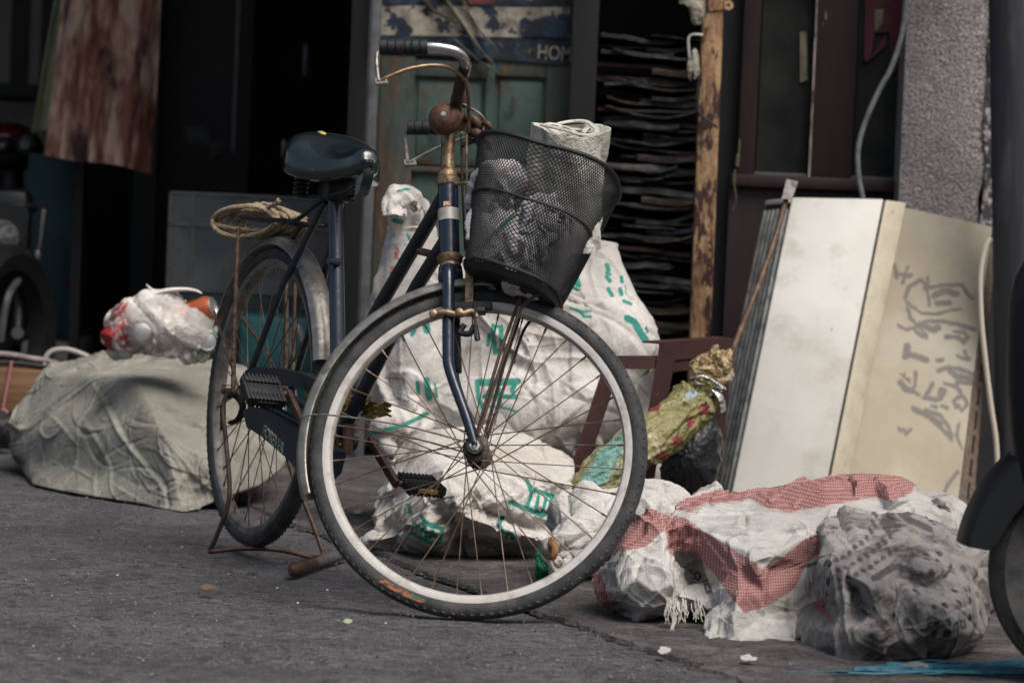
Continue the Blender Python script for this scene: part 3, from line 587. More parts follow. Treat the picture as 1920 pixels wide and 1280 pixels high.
def make_wheel(T, name_rim_mat, nsp=36, rusty=False):
    """T: 4x4 wheel frame, axle along local y"""
    A = np.eye(4); A[:3, :3] = [[1, 0, 0], [0, 0, 1], [0, -1, 0]]      # lathe axis z -> y
    prof = [(.307, -.013), (.308, -.0145), (.300, -.0150), (.292, -.0135), (.288, -.008), (.287, 0), (.288, .008), (.292, .0135), (.300, .015), (.308, .0145), (.307, .013), (.300, .011), (.297, 0), (.300, -.011), (.307, -.013)]
    rim = MB().lathe(prof, A, 128).build('wheel', name_rim_mat, bike); rim.matrix_local = Matrix(T.tolist())
    n = 128; tp = []
    for k in range(17):
        a = math.radians(-155 + 310 * k / 16); tp.append((.3165 + .0185 * math.cos(a), .0185 * math.sin(a)))
    mb = MB().lathe(tp, A, n)
    for k in range(110):                                              # shoulder blocks of the tread
        a = 2*math.pi*k/110
        for s in (-1, 1):
            Rk = np.eye(4); Rk[:3, :3] = rotm((0, 1, 0), a)
            Q = np.eye(4); Q[:3, :3] = rotm((0, 0, 1), .35 * s)
            Q[:3, 3] = (0, s*.0115, .3292)
            mb.box((-.0042, -.0036, -.003), (.0042, .0036, .0006), Rk @ Q)
    tyre = mb.build('tyre', M['tyre'], rim)
    h = [(.0055, -.062), (.0055, -.05), (.009, -.05), (.009, -.044), (.015, -.042), (.017, -.036), (.026, -.034), (.026, -.030), (.016, -.027), (.014, 0), (.016, .027), (.026, .030), (.026, .034), (.017, .036), (.015, .042), (.009, .044), (.009, .05), (.0055, .05), (.0055, .062)]
    MB().lathe(h, A, 24).build('hub', M['grease'], rim)
    ax = []
    for s in (-1, 1):                                                 # a few nuts at the axle ends
        Q = np.eye(4); Q[:3, :3] = A[:3, :3]; Q[:3, 3] = (0, s*.052, 0)
        ax.append(MB().lathe([(0, -.005), (.0105, -.005), (.0105, .005), (0, .005)], Q, 6).build('axle_nut', M['alu'], rim, smooth=False))
    protos = {}
    for k in range(nsp):
        s = 1 if k % 2 else -1; cross = 1 if (k // 2) % 2 else -1
        a = 2*math.pi*k/nsp
        hb = a + cross * math.radians(72)
        key = (s, cross)
        if key not in protos:
            p0 = (.0245*math.sin(cross*math.radians(72)), s*.032, .0245*math.cos(cross*math.radians(72)))
            p1 = (0, s*.004, .289)
            mb = MB().tube([p0, p1], .0013, 6); d = np.array(p0) - np.array(p1); d /= np.linalg.norm(d)
            mb.tube([np.array(p1), np.array(p1) + d*.014], .0023, 6)
            o = mb.build('spoke', M['spoke'], rim); protos[key] = o
        else:
            o = protos[key].copy(); COL.objects.link(o); o.parent = rim
        o.matrix_local = Matrix.Rotation(a, 4, 'Y')
    return rim
Tf = np.eye(4); Tf[:3, 0], Tf[:3, 1], Tf[:3, 2], Tf[:3, 3] = st_n, st_l, h_a, ax_f
Tr = np.eye(4); Tr[:3, 3] = (0, 0, BR)
fw = make_wheel(Tf, M['alu']); rw = make_wheel(Tr, mat('rear_rim_steel', (.24, .225, .20), .5, .4, [((.08, .06, .05), 40, .56, .14, 7)], [(200, .0005)]))
fw['label'] = 'front wheel with pale scuffed rim'; rw['label'] = 'rear wheel with greyer rim'
def fender(T, R, w, a0, a1, m, stay=True):
    ang = np.linspace(math.radians(a0), math.radians(a1), 60); P = []
    for a in ang:
        row = []
        for k in range(13):
            t = -1 + k/6; y = w * t; r = R + .012 * (1 - abs(t)**2.2) - .008 * (abs(t) > .95)
            row.append((r*math.cos(a), y, r*math.sin(a)))
        P.append(row)
    P = np.array(P); mb = MB(); mb.grid(P); Q = P.copy(); rr = np.linalg.norm(Q[..., [0, 2]], axis=-1, keepdims=True)
    Q[..., [0, 2]] *= (rr - .0025) / rr; Q[..., 1] *= .96; mb.grid(Q[:, ::-1])
    for i in (0, -1): mb.grid(np.stack([P[i], Q[i]]))
    for j in (0, -1): mb.grid(np.stack([P[:, j], Q[:, j]]))
    V = np.concatenate(mb.v); V = V @ T[:3, :3].T + T[:3, 3]; mb.v = [V]
    return mb.build('fender', m, bike, angle=60)
# (angles: 0 = ahead, 90 = up, 180 = behind)
fF = fender(Tf, .347, .027, 66, 192, M['fender']); fR = fender(Tr, .347, .027, 18, 158, M['fender'])
def wf(a, r, y=0): a = math.radians(a); return Tf[:3, :3] @ np.array([r*math.cos(a), y, r*math.sin(a)]) + Tf[:3, 3]
def wr(a, r, y=0): a = math.radians(a); return np.array([r*math.cos(a), y, BR + r*math.sin(a)])
for s in (-1, 1):                                                     # fender stays
    MB().tube(spline([wf(166, .352, s*.012), wf(166, .350, s*.03), wf(164, .30, s*.038), wf(160, .15, s*.043), wf(150, .02, s*.046)], 6), .0018, 8).build('fender_stay', M['zinc_clip'] if s < 0 else M['rust'], bike)
    MB().tube([wf(72, .355, s*.028), wf(74, .2, s*.042), wf(85, .016, s*.05)], .0035, 8).build('fender_stay', M['rust_dark'], bike)
    MB().tube([bk(447, 428, -.058) * [1, -s, 1], bk(440, 600, -.062) * [1, -s, 1], bk(437, 735, -.062) * [1, -s, 1]], .0055, 8).build('rack_stay', M['rust'], bike)
MB().tube([wr(152, .352, -.03), wr(150, .18, -.05), wr(150, .015, -.058)], .003, 8).build('fender_stay', M['rust'], bike)
MB().tube([wr(152, .352, .03), wr(150, .18, .05), wr(150, .015, .058)], .003, 8).build('fender_stay', M['rust'], bike)
# frame
BBp = np.array([.45645, 0, BR - .04756]); RA = np.array([0, 0, BR])
STop = BBp + .5528 * np.array([-math.cos(1.21846), 0, math.sin(1.21846)])
frame = MB()
frame.tube([BBp, BBp + (STop-BBp)*.99], .0165, 18)                    # seat tube
frame_o = frame.build('frame', M['paint'], bike)
mb = MB()
mb.tube([STop - (STop-BBp)*.03, STop + (STop-BBp)*.0], .019, 18); mb.tube([STop + np.array([-.03, .0, -.005]), STop + np.array([.018, 0, -.008])], .006, 8)
mb.build('seat_clamp', M['black_metal'], bike)
htop, hbot = fs(.565, 0), fs(.402, 0)
MB().tube([hbot, fs(.44, 0), fs(.53, 0), htop], .0205, 24).build('head_tube', M['paint'], frame_o)
def tb(name, pts, r, m, n=12): return MB().tube(pts, r, n).build(name, m, frame_o)
tb('down_tube', [fs(.545, -.002), bk(720, 560, 0), bk(672, 650, 0), BBp + (STop-BBp)*.25], .0145, M['paint_dark'])
tb('down_tube', [fs(.45, -.002), bk(782, 536, 0), BBp], .0145, M['paint_dark'])
MB().tube([BBp - [0, .036, 0], BBp + [0, .036, 0]], .021, 18).build('bottom_bracket', M['grease'], frame_o)
for s in (-1, 1):
    tb('seat_stay', [STop + [-.005, s*.017, -.028], STop*.55 + RA*.45 + [0, s*.045, 0], RA + [0, s*.056, .0]], .0075, M['paint_dark'])
    tb('chain_stay', [BBp + [-.015, s*.025, 0], [.2, s*.045, .318], RA + [0, s*.056, 0]], .009, M['paint_dark'])
    mb = MB().prism([RA + [-.03, s*.056, -.012], RA + [.02, s*.056, -.02], RA + [.035, s*.056, .01], RA + [.015, s*.056, .03], RA + [-.025, s*.056, .012]], (0, s, 0), .006); mb.build('dropout', M['grease'], frame_o)
tb('brace', [bk(660, 494, 0) + [-.06, -.03, 0], bk(640, 492, 0)+[-.01, 0, 0]], .008, M['paint'])
def zlathe(prof, m, name, par, n=28):
    return MB().lathe(prof, bT(ST), n).build(name, m, par)
def bT(T): return T
LT = ST.copy()
zlathe([(.0, .362), (.022, .362), (.0245, .366), (.0245, .374), (.0215, .378), (.0215, .392), (.025, .396), (.0262, .405), (.022, .411), (.0, .411)], M['rust_gold'], 'headset_cup', frame_o)
zlathe([(0, .556), (.0225, .556), (.0245, .562), (.0245, .570), (.020, .574), (.0205, .584), (.017, .590), (0, .590)], M['rust_gold'], 'headset_cup', frame_o)
zlathe([(.0208, .480), (.0222, .480), (.0222, .505), (.0208, .505)], M['alu'], 'badge_band', frame_o)
mb = MB().box((-.008, -.0232, .507), (.006, -.0205, .516), ST); mb.build('sticker', mat('red_sticker', (.55, .12, .07), .5, 0, [((.6, .5, .42), 160, .5, .05, 3)]), frame_o)
MB().tube([bk(762, 468, -.03) + [0, .03, 0], bk(812, 480, -.03) + [0, .03, 0]], .008, 10).build('frame_bolt', M['rust'], frame_o)
# fork
fork = MB()
for s in (-1, 1):
    fork.tube(spline([fs(.375, 0, s*.02), fs(.365, 0, s*.038), fs(.33, 0, s*.046), fs(.20, -.004, s*.049), fs(.155, -.001, s*.05), fs(.06, .028, s*.05), fs(0, B_RAKE, s*.05)], 5), list(np.linspace(.0135, .0095, 31)), 14)
fork_o = fork.build('fork', M['paint'], bike)
zl = MB().lathe([(0, .352), (.0235, .352), (.0255, .362), (.0235, .385), (0, .388)], ST, 20); zl.build('fork_crown', M['paint'], fork_o)
for s in (-1, 1):
    q = fs(0, B_RAKE, s*.05); T = np.eye(4); T[:3, 0], T[:3, 1], T[:3, 2], T[:3, 3] = st_n, h_a, st_l, q
    MB().lathe([(0, -.004), (.016, -.004), (.016, .004), (0, .004)], T, 20).build('fork_end', M['grease'], fork_o)
# stem and bars
stem_o = MB().tube([fs(.585, 0), fs(.655, 0.003), fs(.70, .012)], [.0145, .0145, .0165], 20).build('stem', M['rust_gold'], bike)
mb = MB().tube([fs(.70, .02, -.03), fs(.70, .02, .03)], .021, 16)
mb.tube(spline([fs(.69, .0, -.012), fs(.72, .03, -.02), fs(.735, .03, -.04)], 5), .013, 10); mb.build('bar_clamp', M['rust_dark'], stem_o)
for (a, f, l, r, m) in [(.69, .05, -.02, .011, 'rust'), (.665, .052, -.01, .014, 'rust_dark'), (.672, .065, .01, .012, 'rust_gold'), (.655, .07, 0, .009, 'rust'), (.68, .075, -.02, .008, 'rust_dark'), (.695, .042, .0, .010, 'rust_dark')]:
    MB().tube(spline([fs(a, f, l), fs(a-.01, f+.014, l-.008), fs(a-.02, f+.016, l+.01)], 4), r*.8, 10).build('clamp_fitting', M[m], stem_o)
MB().tube(spline([fs(.72, .035, -.03), fs(.69, .075, -.03), fs(.668, .078, 0), fs(.655, .03, .0)], 8), .003, 8).build('brake_cable', M['zinc_clip'], stem_o)
bar_pts = []
for s in (-1,):
    pass
side = [(.70, .02, 0), (.712, .026, .05), (.728, .045, .13), (.742, .060, .185), (.755, .050, .218), (.763, .015, .231), (.767, -.03, .2335), (.771, -.1, .2345)]
full = [fs(a, f, -l) for a, f, l in side[::-1]] + [fs(a, f, l) for a, f, l in side[1:]]
bar_o = MB().tube(spline(full, 7), .0112, 16).build('handlebar', M['chrome'], bike)
MB().tube(spline([fs(a, f, -l) for a, f, l in side[:4]], 8), .0122, 14).build('rusted_sleeve', M['rust_dark'], bar_o)
for s in (-1, 1):
    mb = MB(); ks = np.linspace(0, 1, 49); path = [fs(.771 + (.765-.771)*t, -.104 + .096*t, s*(.2347 - .002*t)) for t in ks]
    rad = [.0155 + .0012*math.sin(t*math.pi) - (.0022 if int(t*48) % 8 == 0 else 0) - (.004 if t in (0, 1) else 0) for t in ks]
    mb.tube(path, rad, 18); mb.build('grip', M['rubber'], bar_o)
    lv = [(.697, -.103, .243), (.706, -.085, .243), (.722, -.045, .236), (.731, 0, .222), (.731, .032, .20), (.722, .055, .15), (.70, .055, .09), (.68, .05, .045), (.66, .045, .02)]
    lo = MB().tube(spline([fs(a, f, s*l) for a, f, l in lv], 6), .0042, 10).build('brake_lever', M['rust_gold'] if s < 0 else M['zinc_clip'], bar_o)
    MB().tube(spline([fs(.765, -.106, s*.236), fs(.745, -.110, s*.241), fs(.71, -.108, s*.243), fs(.697, -.106, s*.243)], 5), .0042, 8).tube([fs(.692, -.112, s*.243), fs(.692, -.088, s*.243)], .005, 8).tube([fs(.692, -.112, s*.243), fs(.703, -.112, s*.243)], .0032, 8).tube([fs(.692, -.092, s*.243), fs(.703, -.092, s*.243)], .0032, 8).build('lever_clip', M['zinc_clip'], bar_o)
# bell
T = np.eye(4); q = fs(.683, .002, -.045); T[:3, 0], T[:3, 1], T[:3, 2], T[:3, 3] = st_n, h_a, -st_l, q
bell_o = MB().lathe([(.001, .026), (.010, .0255), (.020, .022), (.028, .014), (.0325, .004), (.0335, -.004), (.0325, -.007), (.029, -.004), (.0285, -.012), (.026, -.02), (0, -.02)], T, 36).build('bell', M['rust_bell'], bike)
MB().lathe([(0, .0300), (.004, .0295), (.0062, .027), (.0062, .024), (0, .024)], T, 16).build('bell_screw', M['alu'], bell_o)
MB().tube([fs(.683, .002, -.02), fs(.69, .02, 0)], .012, 12).build('bell_bracket', M['rust_dark'], bell_o)
# brake rods and front brake
MB().tube([fs(.665, .042, -.02), fs(.54, .040, -.02), fs(.40, .038, -.022)], .0032, 8).build('brake_rod', M['rust'], bike)
MB().tube([fs(.665, .030, .0), fs(.54, .028, .01), fs(.42, .03, .01)], .0025, 8).build('brake_rod', M['rust_dark'], bike)
MB().beam(fs(.41, .042, -.03), fs(.27, .038, -.032), .016, .004, st_l).build('brake_rod', M['rust_gold'], bike)
MB().tube(spline([fs(.555, .01, -.01), fs(.553, .03, -.02), fs(.552, .055, -.02)], 4), .004, 8).build('rod_guide', M['rust_gold'], bike)
br = MB().tube(spline([fs(.268, -.035, -.060), fs(.272, -.01, -.066), fs(.266, .02, -.062), fs(.275, .045, -.052), fs(.262, .055, -.05)], 5), .007, 10)
for f in (-.03, .022): br.lathe([(0, -.006), (.008, -.006), (.008, .004), (.004, .006), (0, .006)], np.block([[np.stack([st_n, h_a, -st_l], 1), fs(.269, f, -.067)[:, None]], [np.zeros((1, 3)), 1]]), 12)
br_o = br.build('brake_caliper', M['rust_gold'], bike)
MB().box((.010, -.052, .278), (.085, -.028, .296), ST, .003).build('brake_pad', M['rubber'], br_o)
MB().box((.030, -.056, .270), (.072, -.030, .282), ST, .003).build('brake_block', M['black_metal'], br_o)
MB().tube(spline([fs(.25, .03, -.045), fs(.235, .02, -.045), fs(.23, .04, -.048), fs(.245, .05, -.05), fs(.215, .055, -.05)], 5), .006, 8).tube([fs(.29, .052, -.055), fs(.22, .051, -.055)], .003, 8).build('brake_hanger', M['black_metal'], br_o)
MB().box((-.004, .028, .18), (.012, .06, .30), ST, .003).build('brake_caliper', M['black_metal'], bike)
# basket
NB = 150
def ring(t):
    """t 0 = bottom, 1 = rim; returns points over phi of the tilted tapering basket in the steering frame"""
    phi = np.linspace(0, 2*np.pi, NB, endpoint=False)
    return basket_pt(phi, np.full(NB, t))
def basket_pt(phi, t):
    cx = .123 + (.205-.123)*t; ca = .335 + (.572-.335)*t
    hx = .092 + (.138-.092)*t; hl = .125 + (.172-.125)*t
    c, s = np.cos(phi), np.sin(phi); e = .72
    x = np.sign(c)*np.abs(c)**e; l = np.sign(s)*np.abs(s)**e
    f = cx + hx*x; al = ca - .42*hx*x + .018*np.maximum(0, x)*t*t
    return h_P + np.multiply.outer(al, h_a) + np.multiply.outer(f, st_n) + np.multiply.outer(hl*l, st_l)
ww = .00095
mb = MB(); NW = 134; SG = 30
ts = np.linspace(0.0, 1, SG + 1)
for fam in (-1, 1):
    for k in range(NW):
        ph = 2*np.pi*k/NW + fam * ts * .62 * 2
        P = basket_pt(ph, ts)
        T = np.gradient(P, axis=0); T /= np.linalg.norm(T, axis=1)[:, None]
        Cc = basket_pt(ph, ts) - (h_P + np.multiply.outer(.335+.237*ts, h_a) + np.multiply.outer(.123+.082*ts, st_n))
        nr = Cc - T * np.sum(Cc*T, 1)[:, None]; nr /= np.linalg.norm(nr, axis=1)[:, None]
        sd_ = np.cross(T, nr)
        V = np.stack([P + sd_*ww, P + nr*ww*.9, P - sd_*ww, P - nr*ww*.9], 1)
        mb.grid(V, wrap=True)
basket_o = mb.build('basket', mat('black_wire', (.004, .005, .006), .6, .0, [((.05, .03, .02), 20, .68, .05, 5)]), bike)
MB().tube(ring(1.0), .0048, 10, closed=True).build('basket_rim', M['rubber'], basket_o)
MB().tube(ring(.56), .0030, 8, closed=True).build('basket_hoop', M['rubber'], basket_o)
MB().tube(ring(.02), .0040, 8, closed=True).build('basket_hoop', M['rubber'], basket_o)
# solid floor of fine mesh and the skirt under it
fl = MB(); R0 = ring(.0); ctr = R0.mean(0); fl.grid(np.stack([R0, ctr + (R0-ctr)*.5 - h_a*.004, np.repeat(ctr[None], NB, 0) - h_a*.004]), wrap=True)
R1 = ctr + (R0-ctr)*.93 - h_a*.014; fl.grid(np.stack([R0*1.0, R1]), wrap=True); fl.grid(np.stack([R1, np.repeat((ctr-h_a*.018)[None], NB, 0)]), wrap=True)
fl.build('basket_floor', M['black_metal'], basket_o)
for s in (-1, 1):
    MB().tube(spline([basket_pt(np.array([.5*s]), np.array([.02]))[0], fs(.28, .15, s*.06), fs(.2, .115, s*.055), fs(.02, .05, s*.056)], 6), .0032, 8).build('basket_stay', M['rust_dark'], basket_o)
MB().tube(spline([fs(.64, .03, 0), fs(.648, .06, .0), basket_pt(np.array([math.pi]), np.array([.99]))[0]], 5), .005, 8).build('basket_hook', M['rust_dark'], basket_o)
# saddle
# (stations along the saddle)
sx = np.array([.158, .165, .18, .205, .235, .27, .31, .35, .39, .42, .440, .449]); 
hw = np.array([.02, .06, .088, .106, .110, .100, .076, .052, .037, .031, .024, .010])
zt = np.array([.872, .902, .924, .930, .921, .904, .889, .888, .899, .906, .898, .875])
zb = np.array([.86, .846, .836, .828, .822, .818, .820, .826, .836, .842, .848, .86])
P = []
for x, h_, a_, b_ in zip(sx, hw, zt, zb):
    row = []
    for k in range(28):
        t = 2*math.pi*k/28; c, s = math.cos(t), math.sin(t)
        yy = h_ * math.copysign(abs(c)**.75, c)
        zq = (b_ + .020) + (a_ - b_ - .020) * (abs(s)**.8) if s >= 0 else (b_ + .020) - .020 * abs(s)**.5 * (1 if abs(c) > .3 else .55)
        zq += .012 * (abs(c)**2) * (1 if x < .27 else 0) * (s > 0)
        row.append((x, yy, zq))
    P.append(row)
P = np.array(P); kk = np.linspace(0, len(sx)-1, 50)
P = np.stack([np.stack([np.interp(kk, range(len(sx)), P[:, j, c]) for c in range(3)], -1) for j in range(28)], 1)
for _ in range(2): P[1:-1] = (P[:-2] + 2*P[1:-1] + P[2:]) / 4
mb = MB().grid(P, wrap=True); mb.f += [tuple(range(28)), tuple(range(49*28, 50*28))]
sad = mb.build('saddle', M['saddle'], bike, angle=70)
T = np.eye(4)
tp = []
for i in range(13):
    row = []
    for j in range(9):
        a = 2*math.pi*i/12; r = (j/8) * (.019 + .006*math.sin(3*a+1) + .004*math.sin(7*a))
        x, y = .205 + 1.5*r*math.cos(a), -.030 + 1.1*r*math.sin(a)
        col = np.argmin(abs(P[:, 0, 0]-x)); 
        zq = np.interp(x, P[:, 7, 0], P[:, 7, 2]); zz2 = zq - .35*y*y/.11*2
        row.append((x, y, zz2 + .0055 - .006*(j/8)**3))
    tp.append(row)
MB().grid(np.array(tp)).build('foam_tear', M['foam'], sad)
mb = MB().prism([(.445, -.012, .862), (.450, -.014, .84), (.438, -.016, .805), (.425, -.018, .80), (.420, -.016, .83), (.432, -.014, .862)], (0, 1, 0), .024); mb.build('nose_flap', M['saddle'], sad)
for s in (-1, 1):
    hel = [(.205 + .014*math.cos(t), s*.055 + .014*math.sin(t), .785 + .05*t/(10*math.pi)) for t in np.linspace(0, 10*math.pi, 80)]
    MB().tube(hel, .0035, 8).build('saddle_spring', M['black_metal'], sad)
    MB().tube(spline([(.205, s*.055, .785), (.26, s*.03, .79), (.33, s*.02, .80), (.42, s*.01, .835)], 6), .004, 8).build('saddle_rail', M['black_metal'], sad)
MB().box((.235, -.03, .785), (.30, .03, .835), bev=.006).build('saddle_clamp', M['black_metal'], sad)
MB().tube([STop, STop + (STop-BBp)/np.linalg.norm(STop-BBp)*.03], .0125, 14).build('seat_post', M['chrome'], bike)
# rack
rk = MB(); zr = .722
loop = [(.14, -.055, zr+.006), (-.10, -.057, zr), (-.128, -.045, zr), (-.128, .045, zr), (-.10, .057, zr), (.14, .055, zr+.006)]
rk.tube(spline(loop, 6), .0055, 10)
for s in (-1, 1): rk.tube(spline([(.13, s*.055, zr+.006), (.18, s*.045, zr+.012), (.27, s*.02, .79)], 6), .0055, 10)
rk.tube([(.1, -.055, zr+.004), (.1, .055, zr+.004)], .005, 8); rk.tube([(-.05, -.055, zr), (-.05, .055, zr)], .005, 8)
rk.box((-.11, -.016, zr-.003), (.13, .016, zr+.003)); rk.tube([(.10, 0, zr), (.05, 0, .69)], .006, 8)
rk.build('rack', M['black_metal'], bike)
# drivetrain
cc = MB()
yq = -.068
def cq(L): return [bk(px, py, yq) for px, py in L]
cc.prism(cq([(452, 716), (460, 694), (480, 688), (520, 690), (560, 698), (592, 710), (606, 722), (600, 738), (588, 733), (540, 722), (480, 716)]), (0, 1, 0), .034)
cc.prism(cq([(455, 770), (470, 762), (500, 770), (545, 800), (575, 825), (602, 830), (622, 845), (612, 884), (590, 905), (570, 892), (530, 852), (490, 818), (462, 800)]), (0, 1, 0), .034)
cc_o = cc.build('chain_case', M['paint_dark'], bike, angle=25)
T = np.eye(4); T[:3, :3] = np.stack([(1, 0, 0), (0, 0, 1), (0, -1, 0)], 1); T[:3, 3] = BBp + [0, -.05, 0]
MB().lathe([(.06, -.002), (.085, -.002), (.085, .002), (.06, .002)], T, 44).lathe([(0, -.004), (.02, -.004), (.02, .006), (0, .006)], T, 20).build('chainring', M['grease'], bike)
for a in range(5):
    pass
p0, p1 = bk(490, 816, yq-.001), bk(527, 853, yq-.001); d = p1 - p0; L = np.linalg.norm(d); d /= L
T = np.eye(4); T[:3, 0] = d; T[:3, 2] = (0, -1, 0); T[:3, 1] = np.cross((0, -1, 0), d); T[:3, 3] = (p0+p1)/2 + [0.008, 0, .012]
text_into(MB(), 'FOREVER', .034, T, .0008, L/.135).build('lettering', mat('worn_decal', (.42, .40, .26), .5, 0, [((.05, .22, .20), 60, .48, .04, 2), ((.4, .14, .06), 50, .62, .04, 2)]), cc_o)
def crank(s, pe):
    b0 = BBp + [0, s*.072, 0]
    d = np.array(pe) - b0; o = MB().beam(b0 - d*.06, pe + d*.04, .020, .012, (0, 1, 0), .003).build('crank', M['rust_dark'], bike)
    c = pe + np.array([0, s*.058, 0]); ps = rotm((0, 1, 0), 0.62 if s < 0 else .22)
    T = np.eye(4); T[:3, :3] = ps * .86; T[:3, 3] = c
    MB().tube([pe, pe + [0, s*.10, 0]], .006, 10).build('pedal_axle', M['rust'], o)
    pd = MB()
    for xx in (-.034, .034): 
        pd.box((xx-.012, -.048, -.013), (xx+.012, .048, .013), T, .006)
        for k in range(9): pd.box((xx-.014, -.046+k*.0105, -.015), (xx+.014, -.041+k*.0105, .015), T)
    for yy in (-.046, .046): pd.box((-.044, yy-.006, -.011), (.044, yy+.006, .011), T, .005)
    pd.box((-.03, -.045, -.008), (.03, .045, .008), T, .004)
    po = pd.build('pedal', M['rubber'], bike)
    for xx in (-.0475, .0475): MB().box((xx-.002, -.026, -.006), (xx+.002, .026, .006), T, .0015).build('pedal_reflector', M['green_plastic'] if s < 0 and xx < 0 else M['yellow_tape'] if s > 0 else M['rubber'], po)
crank(-1, bk(541, 738, -.085)); crank(1, bk(742, 905, .085))
# yellow tape rags round the bottom bracket
def rag(px, py, y, w, h, seed):
    r = random.Random(seed); P = []
    c = bk(px, py, y)
    for i in range(9):
        row = []
        for j in range(9):
            u, v = (i/8-.5)*w, (j/8-.5)*h
            q = bk(px+u, py+v, y) + np.array([0, -.01*math.cos(u/w*3) + .006*math.sin(i*1.7+j*2.1+seed), .003*math.sin(i*2.3+seed)]); row.append(q)
        P.append(row)
    P = np.array(P); mb = MB(); mb.grid(P); mb.grid(P[:, ::-1] + [0, .0015, 0])
    return mb.build('yellow_tape', M['yellow_tape'], bike)
rag(588, 724, -.05, 26, 40, 1); rag(642, 838, .0, 26, 22, 2); rag(650, 752, .0, 18, 40, 3); rag(705, 768, .035, 52, 26, 4); rag(579, 905, -.03, 12, 24, 6)
MB().tube([bk(655, 770, 0), bk(650, 850, 0)], .012, 12).build('bracket_tube', M['rust_dark'], bike)
# kickstand, spring, rear brake bits
ks = [bk(425, 738, -.075), bk(418, 770, -.08), bk(424, 830, -.085), bk(430, 930, -.09), bk(408, 1000, -.10), bk(394, 1034, -.105)]
ks += [bk(402, 1040, -.10), bk(450, 1028, -.04), bk(520, 1030, .04), bk(580, 1043, .12), bk(604, 1042, .14), bk(602, 1025, .145), bk(578, 960, .13), bk(545, 880, .10), bk(520, 760, .075)]
ks = [np.array([p[0], p[1], max(p[2], -.010)]) for p in ks]
MB().tube(spline(ks, 7), .0052, 10).build('kickstand', M['rust_dark'], bike)
hel = []
for t in np.linspace(0, 1, 130):
    a_ = t * 2*math.pi*18; q = bk(418, 760 + 46*t, -.078); hel.append(q + np.array([.006*math.cos(a_), .006*math.sin(a_), 0]))
MB().tube(hel, .0014, 6).build('stand_spring', M['black_metal'], bike)
MB().tube([bk(420, 733, -.062), bk(452, 735, -.062)], .008, 10).build('stay_bolt', M['rust'], bike)
MB().tube(spline([bk(425, 745, -.07), bk(440, 742, -.06), bk(455, 760, -.05), bk(447, 785, -.05), bk(432, 792, -.06)], 5), .010, 8, flat=.5).build('stand_bracket', M['black_metal'], bike)
MB().tube([bk(553, 530, .06), bk(551, 620, .06), bk(548, 725, .06)], .0045, 8).build('fender_stay', M['rust'], bike)
# tyre sticker
a0 = math.atan2(-.26, -.17)
mb = MB(); 
row0, row1 = [], []
for a in np.linspace(math.radians(232), math.radians(250), 14):
    row0.append((.3220*math.cos(a), -.0186, .3220*math.sin(a))); row1.append((.3120*math.cos(a), -.0190, .3120*math.sin(a)))
mb.grid(np.array([row0, row1])); mb.build('tyre_decal', mat('orange_decal', (.32, .10, .04), .6, 0, [((.03, .03, .03), 120, .52, .06, 4), ((.02, .12, .08), 25, .6, .02, 1)]), fw)
# rope hank lying over the rack
mb = MB(); rr = random.Random(5); base = bk(490, 415, 0)
ctrl = []
nl = 8
for k in range(nl*14):
    a = 2*math.pi*k/14; L = k/14
    lat = -.07 + .14*(L/nl) + .006*math.sin(.9*k)
    p = np.array([0, lat, 0]) 
    q = bk(490 + (58+6*math.sin(L*5.3)) * math.cos(a), 416 + (25+6*math.sin(L*3.7)) * math.sin(a), 0)
    q = q + np.array([lat*.35, lat*.5,   .0025*math.sin(k*1.1)]); ctrl.append(q)
ctrl += [bk(505, 392, -.02), bk(518, 382, -.03), bk(523, 375, -.03)]
path = spline(ctrl, 10)
Tn = np.gradient(path, axis=0); Tn /= np.linalg.norm(Tn, axis=1)[:, None]
s1 = np.cross(Tn, (.3, .2, .9)); s1 /= np.linalg.norm(s1, axis=1)[:, None]; s2 = np.cross(Tn, s1)
arc = np.concatenate([[0], np.cumsum(np.linalg.norm(np.diff(path, axis=0), axis=1))])
for k in range(3):
    th = arc / .024 * 2*np.pi + k*2*np.pi/3
    mb.tube(path + .0030*(np.cos(th)[:, None]*s1 + np.sin(th)[:, None]*s2), .0031, 7)
V = np.concatenate(mb.v) @ B_R.T + B_O; mb.v = [V]
tag(mb.build('rope', M['rope']), 'coil of twisted hemp rope hung round the bicycle rack', 'rope')

